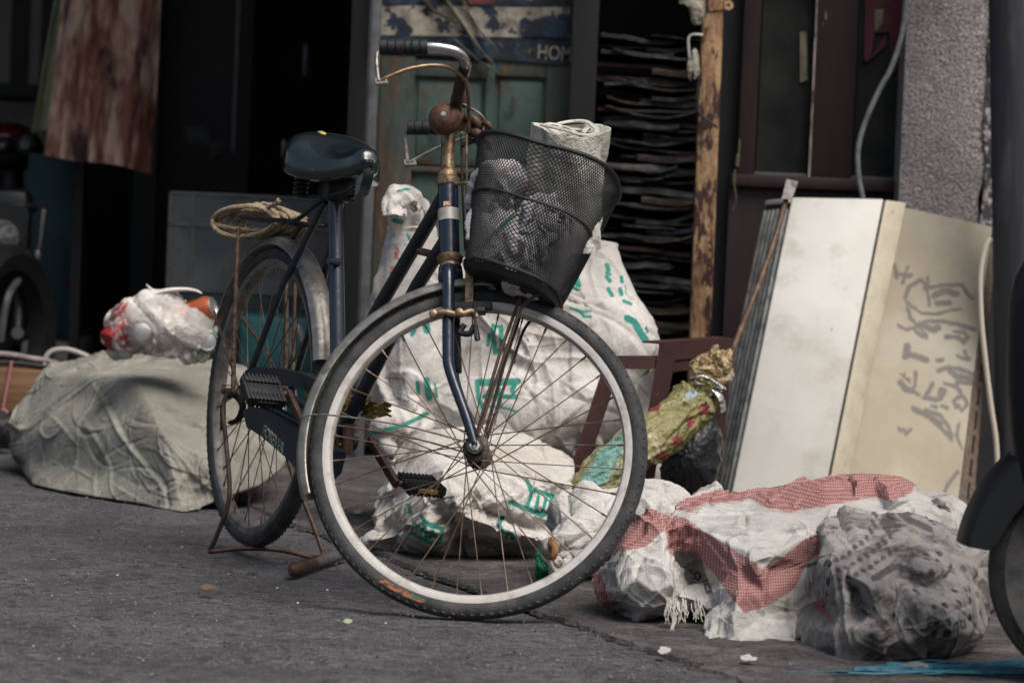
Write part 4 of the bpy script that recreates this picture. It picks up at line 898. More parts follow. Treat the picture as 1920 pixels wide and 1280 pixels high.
# ------------------------------------------------------------------ cloth: a sheet is shrunk by suction and weight onto its contents
def ellips(px, py, Y, rx, rz, ry, rot=0, yaw=0):
    s = pxm(Y); R = rotm((0, 0, 1), math.radians(yaw)) @ rotm((0, 1, 0), math.radians(rot)); return ('e', at(px, py, Y), R, np.array([rx*s, ry, rz*s]), 0)
def caps(a, b, r0, r1=None):
    return ('c', at(*a), at(*b), r0*pxm(a[2]), (r1 or r0)*pxm(b[2]))
def rbox(px, py, Y, half, r, rot=0, yaw=0, tilt=0):
    R = rotm((0, 0, 1), math.radians(yaw)) @ rotm((0, 1, 0), math.radians(rot)) @ rotm((1, 0, 0), math.radians(tilt)); return ('b', at(px, py, Y), R, np.array(half, float), r)
def sdf(prims, P, k=.03):
    D = None
    for p in prims:
        if p[0] == 'e':
            q = (P - p[1]) @ p[2]; k0 = np.linalg.norm(q / p[3], axis=-1); k1 = np.linalg.norm(q / p[3]**2, axis=-1); d = k0 * (k0 - 1) / (k1 + 1e-9)
        elif p[0] == 'c':
            ab = p[2] - p[1]; h = np.clip((P - p[1]) @ ab / (ab @ ab), 0, 1); d = np.linalg.norm(P - p[1] - h[..., None]*ab, axis=-1) - (p[3] + (p[4]-p[3])*h)
        else:
            q = np.abs((P - p[1]) @ p[2]) - p[3] + p[4]; d = np.linalg.norm(np.maximum(q, 0), axis=-1) + np.minimum(q.max(-1), 0) - p[4]
        if D is None: D = d
        else:
            h = np.clip(.5 + .5*(D - d)/k, 0, 1); D = D*(1-h) + d*h - k*h*(1-h)
    return D
def sgrad(prims, P, k):
    e = .004; T = np.array([[1, -1, -1], [-1, -1, 1], [-1, 1, -1], [1, 1, 1.]])
    G = sum(t * sdf(prims, P + e*t, k)[..., None] for t in T); return G / (np.linalg.norm(G, axis=-1, keepdims=True) + 1e-9)
def up2(P):
    """double a grid that wraps along axis 1"""
    Q = np.empty((P.shape[0], P.shape[1]*2) + P.shape[2:]); Q[:, 0::2] = P
    Q[:, 1::2] = (9*(P + np.roll(P, -1, 1)) - np.roll(P, 1, 1) - np.roll(P, -2, 1)) / 16
    R = np.empty((P.shape[0]*2 - 1,) + Q.shape[1:]); R[0::2] = Q; mid = (Q[:-1] + Q[1:]) / 2
    if len(Q) > 3: mid[1:-1] = (9*(Q[1:-2] + Q[2:-1]) - Q[:-3] - Q[3:]) / 16
    R[1::2] = mid; return R
def wrap_cloth(prims, axis, nu=48, nv=36, excess=1.1, pull=.0006, grav=.0005, steps=(110, 60), seed=0, k=.03, floor=.006, offset=.02, center=None, rnd=.06, hull=None, stiff=.35, fric=.35):
    hull = hull or k*1.5
    rng = np.random.default_rng(seed)
    ax = np.array(axis, float); ax /= np.linalg.norm(ax); s1 = np.cross(ax, (0, 0, 1.)); s1 /= np.linalg.norm(s1); s2 = np.cross(ax, s1)
    cs = np.array([p[1] if p[0] != 'c' else (p[1]+p[2])/2 for p in prims]); c = cs.mean(0) if center is None else np.array(center)
    th = np.linspace(.06, math.pi-.06, nv)[:, None, None]; ph = np.linspace(0, 2*np.pi, nu, endpoint=False)[None, :, None]
    D = np.cos(th)*ax + np.sin(th)*(np.cos(ph)*s1 + np.sin(ph)*s2)
    r = np.full(D.shape[:2], 1.3)
    for _ in range(60): r = r - .8*(sdf(prims, c + D*r[..., None], hull) - offset)
    r = np.maximum(r, .02)
    for _ in range(4):
        r[1:-1] = .25*(r[:-2] + 2*r[1:-1] + r[2:]); r = .25*(np.roll(r, 1, 1) + 2*r + np.roll(r, -1, 1))
    P = c + D*r[..., None]; P[..., 2] = np.maximum(P[..., 2], floor); ref = P.copy()
    big = rng.normal(0, 1, P.shape[:2])
    for lev, ns in enumerate(steps):
        if lev: P, ref, big = up2(P), up2(ref), up2(big[..., None])[..., 0]
        V = np.zeros_like(P)
        ex = excess * (1 + rnd*rng.normal(0, 1, P.shape[:2]) + rnd*np.clip(big, -2, 2))
        ru = np.linalg.norm(np.roll(ref, -1, 1) - ref, axis=-1)*ex; rv = np.linalg.norm(ref[1:] - ref[:-1], axis=-1)*ex[1:]
        d1 = np.linalg.norm(np.roll(ref, -1, 1)[1:] - ref[:-1], axis=-1)*ex[1:]; d2 = np.linalg.norm(ref[1:] - np.roll(ref, -1, 1)[:-1], axis=-1)*ex[1:]
        bu = np.linalg.norm(np.roll(ref, -2, 1) - ref, axis=-1); bv = np.linalg.norm(ref[2:] - ref[:-2], axis=-1)
        sc = .5**lev
        for it in range(ns):
            G = sgrad(prims, P, k) if it % 3 == 0 else G
            V *= .86; V -= pull*sc*G; V[..., 2] -= grav*sc
            Pn = P + V
            for _ in range(2):
                A = np.zeros_like(Pn)
                def cst(a, b, rest, ks, kc):
                    d = b - a; L = np.sqrt((d*d).sum(-1)) + 1e-9; f = (L - rest)/L; f = np.where(f > 0, ks*f, kc*f); return d*f[..., None]*.5
                e = cst(Pn, np.roll(Pn, -1, 1), ru, 1, .8); A += e - np.roll(e, 1, 1)
                e = cst(Pn[:-1], Pn[1:], rv, 1, .8); A[:-1] += e; A[1:] -= e
                e = cst(Pn[:-1], np.roll(Pn, -1, 1)[1:], d1, .6, .35); A[:-1] += e; A[1:] -= np.roll(e, 1, 1)
                e = cst(Pn[1:], np.roll(Pn, -1, 1)[:-1], d2, .6, .35); A[1:] += e; A[:-1] -= np.roll(e, 1, 1)
                e = cst(Pn, np.roll(Pn, -2, 1), bu, 0, stiff*.3); A += e - np.roll(e, 2, 1)
                e = cst(Pn[:-2], Pn[2:], bv, 0, stiff*.3); A[:-2] += e; A[2:] -= e
                Pn += A*.42
            if it % 2 == 0 or it > ns - 6:
                d = sdf(prims, Pn, k); hit = d < 0
                Pn -= np.where(hit, d, 0)[..., None]*G
                lo = Pn[..., 2] < floor; Pn[..., 2] = np.where(lo, floor, Pn[..., 2])
                con = (hit | lo)[..., None]
                Pn = np.where(con, P + (Pn - P)*(1 - fric), Pn)
                Pn[..., 2] = np.maximum(Pn[..., 2], floor*.5)
            V = Pn - P; sp = np.linalg.norm(V, axis=-1, keepdims=True); V *= np.minimum(1, .012*sc/(sp+1e-9)); P = Pn
    return P, ref
def grid_normals(P):
    du = np.roll(P, -1, 1) - np.roll(P, 1, 1); dv = np.gradient(P, axis=0); n = np.cross(du, dv); n /= np.linalg.norm(n, axis=-1, keepdims=True) + 1e-12
    if (n * (P - P.mean((0, 1)))).sum() < 0: n = -n
    return n
def crease(P, **k):
    return P + (grid_normals(P) * crease_h(P.reshape(-1, 3), grid_normals(P).reshape(-1, 3), **k).reshape(P.shape[:2])[..., None])
def crease_h(flat, fn, n, amp, wid, length, seed, focus=None, fbias=.0, curv=2.0, depth=.07):
    """sharp folds of limited length pressed into cloth; focus: points the folds run towards"""
    rng = np.random.default_rng(seed); H = np.zeros(len(flat))
    front = np.where((fn[:, 1] < .35) | (fn[:, 2] > .3))[0]
    for i in range(n):
        k = front[rng.integers(len(front))]; c, nn = flat[k], fn[k]
        t = rng.normal(size=3)
        if focus is not None and rng.random() < fbias:
            f = np.array(focus[rng.integers(len(focus))]); t = (f - c)/(np.linalg.norm(f - c)+1e-9) + .2*rng.normal(size=3)
        t -= nn*(t @ nn); t /= np.linalg.norm(t) + 1e-9; s = np.cross(nn, t); g = rng.lognormal(0, .45); L = length*g; w = wid*g**.6*rng.uniform(.6, 1.4)
        q = curv*rng.normal(); sg = 1 if rng.random() < .65 else -1
        m = np.where(np.abs(flat - c).max(1) < 2.3*L)[0]; d = flat[m] - c; a = d @ t
        b = d @ s + q*a*a; dn = d @ nn
        env = np.exp(-(a/L)**2 - (dn/depth)**2)
        H[m] += sg*amp*g**.7*env*(np.exp(-np.abs(b)/w) - .55*np.exp(-np.abs(b - 1.6*w)/(1.8*w)))
    return H
def fold_sack(bound, inner, conv, name, m, dep, cr=(), attrs=None, levels=5, smooth=(1, 1, 1, 2, 2), floor=.003):
    """a slack sack modelled from its folds: measured points (x, y, depth; depth 0 = touching the ground) joined into facets, closed at the back"""
    from mathutils.geometry import delaunay_2d_cdt
    pts, edges = [], []
    def addp(p):
        x, y = conv(p[0], p[1]); Yd = p[2] if p[2] else gnd(x, y)[1] - .004; pts.append((x, y, Yd)); return len(pts)-1
    ids = [addp(p) for p in bound]; edges += [(ids[k], ids[(k+1) % len(ids)]) for k in range(len(ids))]
    for pl in inner:
        k = [addp(p) for p in pl]; edges += list(zip(k[:-1], k[1:]))
    A = np.array(pts); v2, _, fc, ov, _, _ = delaunay_2d_cdt([Vector(p[:2]) for p in pts], edges, [], 1, 1e-4)
    bm = bmesh.new(); vs = []
    for v, o in zip(v2, ov):
        if o: Yd = A[o[0], 2]
        else: w_ = 1/(np.linalg.norm(A[:, :2] - np.array(v), axis=1)**3 + 1e-6); Yd = (w_*A[:, 2]).sum()/w_.sum()
        vs.append(bm.verts.new(at(v[0], v[1], Yd)))
    for f in fc: bm.faces.new([vs[i] for i in f])
    c = sum((v.co for v in vs), Vector())/len(vs)
    ring = [e for e in bm.edges if e.is_boundary]; cur = ring
    for k, (dy, sh) in enumerate(((.35, .04), (.75, .16), (1, .5))):
        r = bmesh.ops.extrude_edge_only(bm, edges=cur); nv = [g for g in r['geom'] if isinstance(g, bmesh.types.BMVert)]; cur = [g for g in r['geom'] if isinstance(g, bmesh.types.BMEdge)]
        pd = (.35, .40, .25)[k]
        for v in nv: v.co.y += dep*pd; v.co.x += (c.x - v.co.x)*sh; v.co.z = max(.004, v.co.z + (c.z*.6 - v.co.z)*sh)
    bmesh.ops.holes_fill(bm, edges=cur, sides=0); bmesh.ops.triangulate(bm, faces=[f for f in bm.faces if len(f.verts) > 4])
    bmesh.ops.recalc_face_normals(bm, faces=bm.faces[:])
    for l in range(levels):
        bmesh.ops.subdivide_edges(bm, edges=bm.edges[:], cuts=1, use_grid_fill=True)
        for _ in range(smooth[l]): bmesh.ops.smooth_vert(bm, verts=bm.verts[:], factor=.5, use_axis_x=True, use_axis_y=True, use_axis_z=True)
    bm.normal_update(); bm.verts.index_update()
    P = np.array([v.co[:] for v in bm.verts]); nr = np.array([v.normal[:] for v in bm.verts])
    for c_ in cr: P = P + nr*crease_h(P, nr, **c_)[:, None]
    P[:, 2] = np.maximum(P[:, 2], floor)
    off = np.array([(P[:, 0].min()+P[:, 0].max())/2, (P[:, 1].min()+P[:, 1].max())/2, P[:, 2].min()])
    for v, p in zip(bm.verts, P - off): v.co = Vector(p)
    me = bpy.data.meshes.new(name); bm.to_mesh(me); bm.free(); me.materials.append(m); me.polygons.foreach_set('use_smooth', [True]*len(me.polygons))
    for an, fn in (attrs or {}).items():
        at_ = me.attributes.new(an, 'FLOAT', 'POINT'); at_.data.foreach_set('value', fn(P, nr).astype(np.float32))
    o = bpy.data.objects.new(name, me); COL.objects.link(o); o.location = off
    return o
def cloth_build(P, name, m, parent=None, ups=1, attrs=None, cr=(), floor=None):
    for _ in range(ups): P = up2(P)
    for c_ in cr: P = crease(P, **c_)
    if floor is not None: P[..., 2] = np.maximum(P[..., 2], floor)
    nv, nu = P.shape[:2]
    caps_ = [P[:1].mean(1, keepdims=True).repeat(nu, 1), P[-1:].mean(1, keepdims=True).repeat(nu, 1)]
    P = np.concatenate([caps_[0], P, caps_[1]], 0); nv += 2
    flat = P.reshape(-1, 3); off = np.array([(flat[:, 0].min()+flat[:, 0].max())/2, (flat[:, 1].min()+flat[:, 1].max())/2, flat[:, 2].min()])
    if parent is not None: off = np.array(parent.location)
    i, j = np.meshgrid(np.arange(nv-1), np.arange(nu), indexing='ij'); jn = (j+1) % nu
    F = np.stack([i*nu+j, i*nu+jn, (i+1)*nu+jn, (i+1)*nu+j], -1).reshape(-1, 4)
    me = bpy.data.meshes.new(name); me.vertices.add(len(flat)); me.vertices.foreach_set('co', (flat - off).ravel())
    me.loops.add(F.size); me.loops.foreach_set('vertex_index', F.ravel().astype(np.int32)); me.polygons.add(len(F))
    me.polygons.foreach_set('loop_start', np.arange(0, F.size, 4, dtype=np.int32)); me.update(calc_edges=True); me.validate()
    uv = me.uv_layers.new(name='UVMap'); uvd = np.stack([np.stack([a/nu*4.0, b/nv*2.0], -1) for a, b in ((j, i), (j+1, i), (j+1, i+1), (j, i+1))], -2).reshape(-1)
    if len(uv.data) * 2 == len(uvd): uv.data.foreach_set('uv', uvd.astype(np.float32))
    me.polygons.foreach_set('use_smooth', np.ones(len(me.polygons), bool)); me.materials.append(m)
    bm = bmesh.new(); bm.from_mesh(me); bmesh.ops.recalc_face_normals(bm, faces=bm.faces[:]); bm.to_mesh(me); bm.free()
    for an, fn in (attrs or {}).items():
        at_ = me.attributes.new(an, 'FLOAT', 'POINT'); nr = np.zeros(len(flat)*3); me.vertex_normals.foreach_get('vector', nr)
        at_.data.foreach_set('value', fn(flat, nr.reshape(-1, 3)).astype(np.float32))
    o = bpy.data.objects.new(name, me); COL.objects.link(o)
    if parent is not None: o.parent = parent
    else: o.location = off
    return o
def seg_dist(Q, strokes, Y):
    """signed distance (in stroke pixels) to printed strokes, laid flat on the cloth from its front"""
    D = np.full(len(Q), 99.0)
    for w, pts in strokes:
        A = np.array([at(px, py, Y)[[0, 2]] for px, py in pts])
        for a, b in zip(A[:-1], A[1:]):
            ab = b - a; h = np.clip(((Q - a) @ ab) / (ab @ ab + 1e-12), 0, 1); d = np.linalg.norm(Q - a - h[:, None]*ab, axis=1) / pxm(Y) - w/2
            D = np.minimum(D, d)
    return D
def ink(strokes, Y):
    def f(P, nr):
        D = seg_dist(P[:, [0, 2]], strokes, Y); return np.where(nr[:, 1] < .25, D, 99.)
    return f
def poly_sd(Q, poly):
    A = np.array(poly); B = np.roll(A, -1, 0); D = np.full(len(Q), 1e9); ins = np.zeros(len(Q), bool)
    for a, b in zip(A, B):
        ab = b - a; h = np.clip(((Q - a) @ ab) / (ab @ ab + 1e-12), 0, 1); D = np.minimum(D, np.linalg.norm(Q - a - h[:, None]*ab, axis=1))
        c = (a[1] > Q[:, 1]) != (b[1] > Q[:, 1]); x = a[0] + (Q[:, 1]-a[1])/(b[1]-a[1]+1e-12)*(b[0]-a[0]); ins ^= c & (Q[:, 0] < x)
    return np.where(ins, -D, D)
def zone(polys, Y):
    def f(P, nr):
        D = np.full(len(P), 99.)
        for pl in polys: D = np.minimum(D, poly_sd(P[:, [0, 2]], [at(px, py, Y)[[0, 2]] for px, py in pl]) / pxm(Y))
        return np.where(nr[:, 1] < .35, D, 99.)
    return f
def sack_mat(name, col, dirt, dirt2, weave=420, rough=.75, dth=.56):
    mt = mat(name, col, rough, 0, [(dirt, 3.2, dth, .14, 7), (dirt2, 11, dth+.07, .08, 8), (tuple(c*.72 for c in col), 60, .58, .12, 4)], [(22, .006), (120, .0022)], spec=.35)
    t = mt.node_tree; b = t.nodes['Principled BSDF']; tc = t.nodes.new('ShaderNodeTexCoord')
    prev = b.inputs['Normal'].links[0].from_socket; hs = []
    for d in ('X', 'Z'):
        wv = N(t, 'ShaderNodeTexWave', wave_type='BANDS', bands_direction=d); wv.inputs['Scale'].default_value = weave*.26; wv.inputs['Distortion'].default_value = .8; wv.inputs['Detail'].default_value = 1
        t.links.new(tc.outputs['Object'], wv.inputs[0]); hs.append(wv.outputs['Fac'])
    ad = N(t, 'ShaderNodeMath', operation='ADD'); t.links.new(hs[0], ad.inputs[0]); t.links.new(hs[1], ad.inputs[1])
    bp = N(t, 'ShaderNodeBump'); bp.inputs['Distance'].default_value = .0005; t.links.new(ad.outputs[0], bp.inputs['Height']); t.links.new(prev, bp.inputs['Normal']); t.links.new(bp.outputs[0], b.inputs['Normal'])
    return mt

TEAL, INK, REDI = (.004, .20, .155), (.03, .03, .033), (.42, .07, .05)
# the bale on the left
bale_m = sack_mat('grey_woven_sack', (.32, .31, .262), (.175, .165, .135), (.11, .105, .085), dth=.53)
def wbox(c, half, r, yaw, tilt=0):
    return ('b', np.array(c, float), rotm((0, 0, 1), math.radians(yaw)) @ rotm((0, 1, 0), math.radians(tilt)), np.array(half, float), r)
def z6(x, y): return x/2.56, 500 + y/2.56
FB = [at(385, 940, 9.5), at(30, 790, 10.3), at(255, 710, 9.9)]
bb = [(40, 720, 10.45), (38, 800, 10.42), (45, 905, 10.40), (90, 960, 0), (150, 1050, 0), (300, 1085, 0), (500, 1120, 0), (700, 1150, 0), (880, 1182, 0), (960, 1165, 9.48), (1080, 1120, 9.5), (1250, 1060, 9.62), (1370, 960, 9.8), (1390, 800, 10.0), (1370, 620, 10.2), (1300, 520, 10.3), (1150, 470, 10.35), (1000, 448, 10.4), (850, 436, 10.45), (700, 428, 10.5), (570, 404, 10.6), (480, 418, 10.65), (330, 458, 10.65), (220, 490, 10.6), (150, 575, 10.55), (90, 645, 10.5)]
bi = [[(230, 505, 10.48), (360, 520, 10.25), (500, 530, 10.05), (650, 545, 9.92)], [(650, 545, 9.92), (720, 660, 9.72), (770, 780, 9.60), (815, 930, 9.52), (850, 1060, 9.48), (870, 1140, 9.45)], [(140, 690, 10.42)], [(260, 640, 10.27), (420, 650, 10.08), (580, 660, 9.9)], [(120, 800, 10.30), (250, 770, 10.10), (420, 790, 9.90), (590, 800, 9.74)], [(130, 930, 10.28), (250, 950, 10.06), (420, 970, 9.86), (600, 980, 9.68), (730, 1010, 9.58)], [(860, 560, 10.0), (1050, 560, 10.08), (1250, 620, 10.1)], [(870, 720, 9.78), (1050, 720, 9.85), (1230, 760, 9.92)], [(930, 880, 9.55), (1000, 960, 9.5)], [(890, 1060, 9.52)], [(1100, 900, 9.62), (1230, 930, 9.72)], [(450, 470, 10.4), (620, 470, 10.35), (850, 490, 10.25)]]
tag(fold_sack(bb, bi, z6, 'grey_sack', bale_m, .35, [dict(n=26, amp=.008, wid=.008, length=.20, seed=1, focus=FB, fbias=.9), dict(n=170, amp=.0048, wid=.0045, length=.11, seed=2, focus=FB, fbias=.75), dict(n=380, amp=.0024, wid=.0028, length=.05, seed=3, focus=FB, fbias=.5)], smooth=(0, 1, 1, 1, 1)), 'bulky grey-white woven sack lying on the road at the left, cans on top', 'sack')

# white printed sacks behind the bicycle
white_m = sack_mat('white_woven_sack', (.58, .55, .515), (.36, .325, .29), (.18, .145, .11), dth=.56)
over(white_m, attr_mask(white_m, 'ink', 0, .8, 260, 2.6, .95), TEAL)
over(white_m, attr_mask(white_m, 'redink', 0, .7, 300, 2.6, .85), REDI)
over(white_m, attr_mask(white_m, 'blackink', 0, .7, 300, 2.6, .85), INK)
Yu = 9.05
upper_ink = [(9, [(925, 611), (928, 661)]), (9, [(939, 613), (942, 654)]), (9, [(928, 661), (942, 655), (964, 661), (963, 678)]), (8, [(918, 628), (915, 646)]), (7, [(925, 611), (939, 613)]),
  (13, [(896, 716), (970, 713)]), (9, [(895, 720), (898, 746), (907, 762)]), (9, [(966, 716), (960, 731)]), (9, [(907, 741), (966, 740)]), (12, [(918, 733), (922, 738)]), (10, [(936, 729), (937, 755)]), (8, [(918, 730), (920, 740)]), (5, [(918, 759), (942, 760), (966, 766)]),
  (8, [(783, 717), (785, 738)]), (12, [(800, 712), (805, 745)]), (5, [(815, 720), (820, 745)]), (8, [(698, 808), (730, 800), (760, 793), (800, 775)]), (9, [(780, 610), (772, 628)]), (14, [(795, 600), (800, 620)]),
  (9, [(738, 415), (752, 417)]), (6, [(762, 440), (770, 455)]),
  (9, [(1072, 509), (1081, 515), (1087, 537), (1065, 526)]), (7, [(1057, 535), (1067, 536), (1082, 545)]),
  (9, [(1141, 500), (1144, 510)]), (5, [(1139, 515), (1148, 518)]), (8, [(1140, 522), (1146, 530)]), (8, [(1143, 545), (1150, 557)]), (7, [(1169, 523), (1169, 532)]), (8, [(1166, 545), (1168, 555)]), (6, [(1171, 567), (1186, 573)]), (3, [(1176, 540), (1178, 556)]),
  (14, [(1178, 599), (1192, 607), (1205, 630), (1213, 640)]), (6, [(1178, 598), (1190, 601)]), (6, [(1205, 635), (1217, 643)]), (6, [(1214, 618), (1217, 625)]), (5, [(1070, 579), (1088, 584), (1095, 595), (1108, 595)]), (5, [(1108, 585), (1092, 586), (1080, 581)])]
red_ink = [(4, [(740, 464), (748, 466), (746, 478), (740, 476)]), (4, [(741, 483), (748, 486)]), (4, [(743, 470), (743, 484)]), (3, [(756, 459), (762, 458)]), (4, [(734, 500), (738, 506), (732, 512)]), (3, [(738, 498), (736, 514)])]
black_ink = [(4, [(771, 385), (777, 377), (782, 381), (777, 388), (783, 392), (777, 397), (771, 392)]), (3, [(786, 400), (790, 388), (795, 400)]), (3, [(798, 396), (794, 404), (800, 410)]), (2.5, [(722, 706), (758, 706), (770, 745)]), (2, [(730, 706), (742, 740), (770, 750)]), (2, [(716, 745), (770, 745)]), (2, [(735, 720), (752, 728), (735, 738)])]
up_p = [ellips(955, 650, 9.35, 215, 180, .20), caps((1128, 452, 9.4), (1135, 660, 9.33), 24, 100), caps((1130, 660, 9.33), (1130, 820, 9.3), 104, 96), caps((772, 425, 9.28), (772, 590, 9.3), 44, 84), ellips(1000, 770, 9.3, 220, 110, .24), ellips(790, 700, 9.3, 85, 120, .16), caps((760, 800, 9.15), (720, 800, 9.1), 40, 24)]
P, _ = wrap_cloth(up_p, (0.15, 0, 1), 64, 44, excess=1.06, seed=11, k=.04, hull=.10, pull=.0005, grav=.0003, center=at(960, 660, 9.35), floor=.1)
FU = [at(775, 440, 9.2), at(1130, 430, 9.3), at(1040, 860, 9.1), at(1230, 640, 9.2)]
CU = [dict(n=30, amp=.012, wid=.012, length=.18, seed=4, focus=FU, fbias=.95), dict(n=130, amp=.006, wid=.006, length=.11, seed=5, focus=FU, fbias=.85), dict(n=220, amp=.0028, wid=.0035, length=.06, seed=6, focus=FU, fbias=.5)]
sk = cloth_build(P, 'white_sack', white_m, ups=2, cr=CU, attrs={'ink': ink(upper_ink, Yu+.1), 'redink': ink(red_ink, 9.25), 'blackink': ink(black_ink, 9.25)})
tag(sk, 'big white woven sack with teal lettering, upright behind the bicycle frame and basket', 'sack')
# twisted open neck of that sack
nk = []
for i, t in enumerate(np.linspace(0, 1, 26)):
    c = spline([(772, 440, 9.27), (768, 402, 9.25), (752, 378, 9.22), (738, 385, 9.2), (735, 405, 9.18)], 25)
    q = c[int(t*(len(c)-1))]; rad = np.interp(t, [0, .3, .55, .8, 1], [40, 38, 30, 20, 16]); d = c[min(int(t*(len(c)-1))+3, len(c)-1)] - c[max(int(t*(len(c)-1))-3, 0)]; d = d[:2]/(np.linalg.norm(d[:2])+1e-9)
    row = []
    for k in range(56):
        a = 2*math.pi*k/56; rr_ = rad*(1 + .10*math.sin(5*a+t*4) + .07*math.sin(9*a-t*6) + .05*fbm(a*2, t*5, 3, 3)); u = rr_*math.cos(a)
        row.append(at(q[0] - d[1]*u, q[1] + d[0]*u, q[2]) + np.array([0, rr_*math.sin(a)*pxm(9.2)*.8, 0]))
    nk.append(row)
nk = np.array(nk); 
for r_, s_ in ((.8, -.01), (.55, .03), (.3, .06)):
    c = nk[25].mean(0); nk = np.concatenate([nk, (c + (nk[25]-c)*r_ + np.array([.012, s_*.3, .01+s_*.2]))[None]])
no = cloth_build(nk, 'sack_neck', white_m, sk, ups=1, cr=[dict(n=26, amp=.004, wid=.007, length=.07, seed=7, focus=[at(775, 560, 9.2)], fbias=.9)], attrs={'ink': ink([(9, [(738, 413), (752, 417)]), (5, [(746, 358), (768, 354)])], 9.2), 'redink': ink(red_ink, 9.2), 'blackink': ink(black_ink, 9.2)})
lower_ink = [(8, [(790, 965), (800, 975), (830, 987), (826, 1010), (816, 1016), (770, 998)]), (7, [(777, 981), (800, 992)]), (7, [(795, 980), (808, 1002)]), (7, [(810, 995), (820, 1002)]), (6, [(775, 982), (770, 995)]), (7, [(800, 1000), (812, 990)]),
  (8, [(987, 909), (997, 925), (1037, 944)]), (10, [(957, 940), (1017, 971), (1030, 965), (1037, 947)]), (7, [(990, 950), (996, 932)]), (7, [(1005, 956), (1010, 940)]), (7, [(1018, 962), (1024, 946)]),
  (9, [(942, 970), (935, 980), (942, 992), (962, 1000), (961, 1010)]), (5, [(950, 1000), (949, 1009)]), (8, [(765, 952), (768, 962)])]
FL = [at(905, 850, 8.65), at(705, 1010, 8.65), at(1030, 970, 8.7)]
dirt_m = sack_mat('white_soiled_sack', (.60, .57, .535), (.40, .345, .27), (.15, .11, .065), dth=.57)
over(dirt_m, attr_mask(dirt_m, 'ink', 0, .8, 260, 2.2, .95), TEAL)
def z4(x, y): return 660 + x/4, 780 + y/4
lb = [(60, 962, 0), (130, 1003, 0), (260, 1020, 0), (390, 1035, 0), (520, 1052, 0), (700, 1062, 0), (900, 1066, 0), (1150, 1062, 0), (1380, 1010, 8.6), (1500, 910, 8.58), (1540, 700, 8.62), (1640, 560, 8.75), (1690, 350, 8.86), (1420, 190, 8.95), (1100, 70, 9.0), (800, 90, 8.95), (560, 105, 8.92), (400, 180, 8.9), (320, 270, 8.86), (285, 400, 8.82), (250, 505, 8.80), (190, 600, 8.80), (168, 700, 8.76), (196, 800, 8.72), (215, 880, 8.66), (120, 930, 8.63)]
li = [[(340, 890, 8.60), (260, 915, 8.60)], [(560, 250, 8.70), (700, 420, 8.50), (760, 600, 8.41), (830, 720, 8.40)], [(400, 330, 8.78), (420, 480, 8.66), (400, 640, 8.58)], [(270, 560, 8.72), (330, 700, 8.62), (400, 800, 8.54), (450, 900, 8.50)], [(300, 620, 8.74), (250, 760, 8.72)], [(560, 850, 8.42), (680, 880, 8.43), (700, 980, 8.50)], [(560, 960, 8.47)], [(560, 640, 8.48)], [(760, 760, 8.50), (800, 860, 8.56), (780, 980, 8.60)], [(850, 760, 8.42), (980, 800, 8.42), (1120, 845, 8.44), (1280, 890, 8.47), (1440, 930, 8.52)], [(900, 700, 8.47), (1030, 735, 8.53), (1180, 790, 8.57), (1440, 860, 8.62)], [(850, 300, 8.66)], [(880, 420, 8.54), (1050, 500, 8.50), (1250, 590, 8.52), (1470, 680, 8.58)], [(960, 380, 8.64), (1120, 440, 8.62), (1320, 520, 8.64), (1540, 610, 8.70)], [(1100, 260, 8.70), (1300, 360, 8.66), (1560, 480, 8.74)], [(900, 560, 8.46), (1050, 630, 8.47), (1240, 720, 8.5)], [(880, 900, 8.58), (1100, 960, 8.60), (1300, 990, 8.60)]]
tag(fold_sack(lb, li, z4, 'white_sack', dirt_m, .3, [dict(n=36, amp=.010, wid=.008, length=.17, seed=8, focus=FL, fbias=.9), dict(n=150, amp=.0055, wid=.0045, length=.10, seed=9, focus=FL, fbias=.75), dict(n=180, amp=.0028, wid=.0035, length=.04, seed=10)], smooth=(0, 1, 1, 1, 1), attrs={'ink': ink(lower_ink, 8.5)}), 'soiled white sack with teal characters slumped on the ground, seen through the front wheel', 'sack')
# small white sack
P, _ = wrap_cloth([ellips(1140, 985, 8.25, 110, 62, .16, 8), ellips(1225, 960, 8.25, 80, 62, .15), caps((1075, 1010, 8.1), (1035, 1025, 8.05), 40, 16), caps((1050, 950, 8.2), (1100, 930, 8.2), 12, 30)], at(1280, 950, 8.2) - at(1040, 1010, 8.1), 44, 32, excess=1.06, seed=31, k=.03, hull=.07, floor=.004)
tag(cloth_build(P, 'small_white_sack', sack_mat('plain_white_sack', (.55, .53, .50), (.42, .39, .35), (.22, .16, .11), dth=.60), ups=2, floor=.003, cr=[dict(n=30, amp=.012, wid=.010, length=.12, seed=12, focus=[at(1025, 1030, 8), at(1290, 930, 8.1)], fbias=.8), dict(n=90, amp=.005, wid=.005, length=.06, seed=13), dict(n=60, amp=.0025, wid=.005, length=.03, seed=14)]), 'small plain white sack squeezed between front wheel, stool leg and pink-banded sack', 'sack')
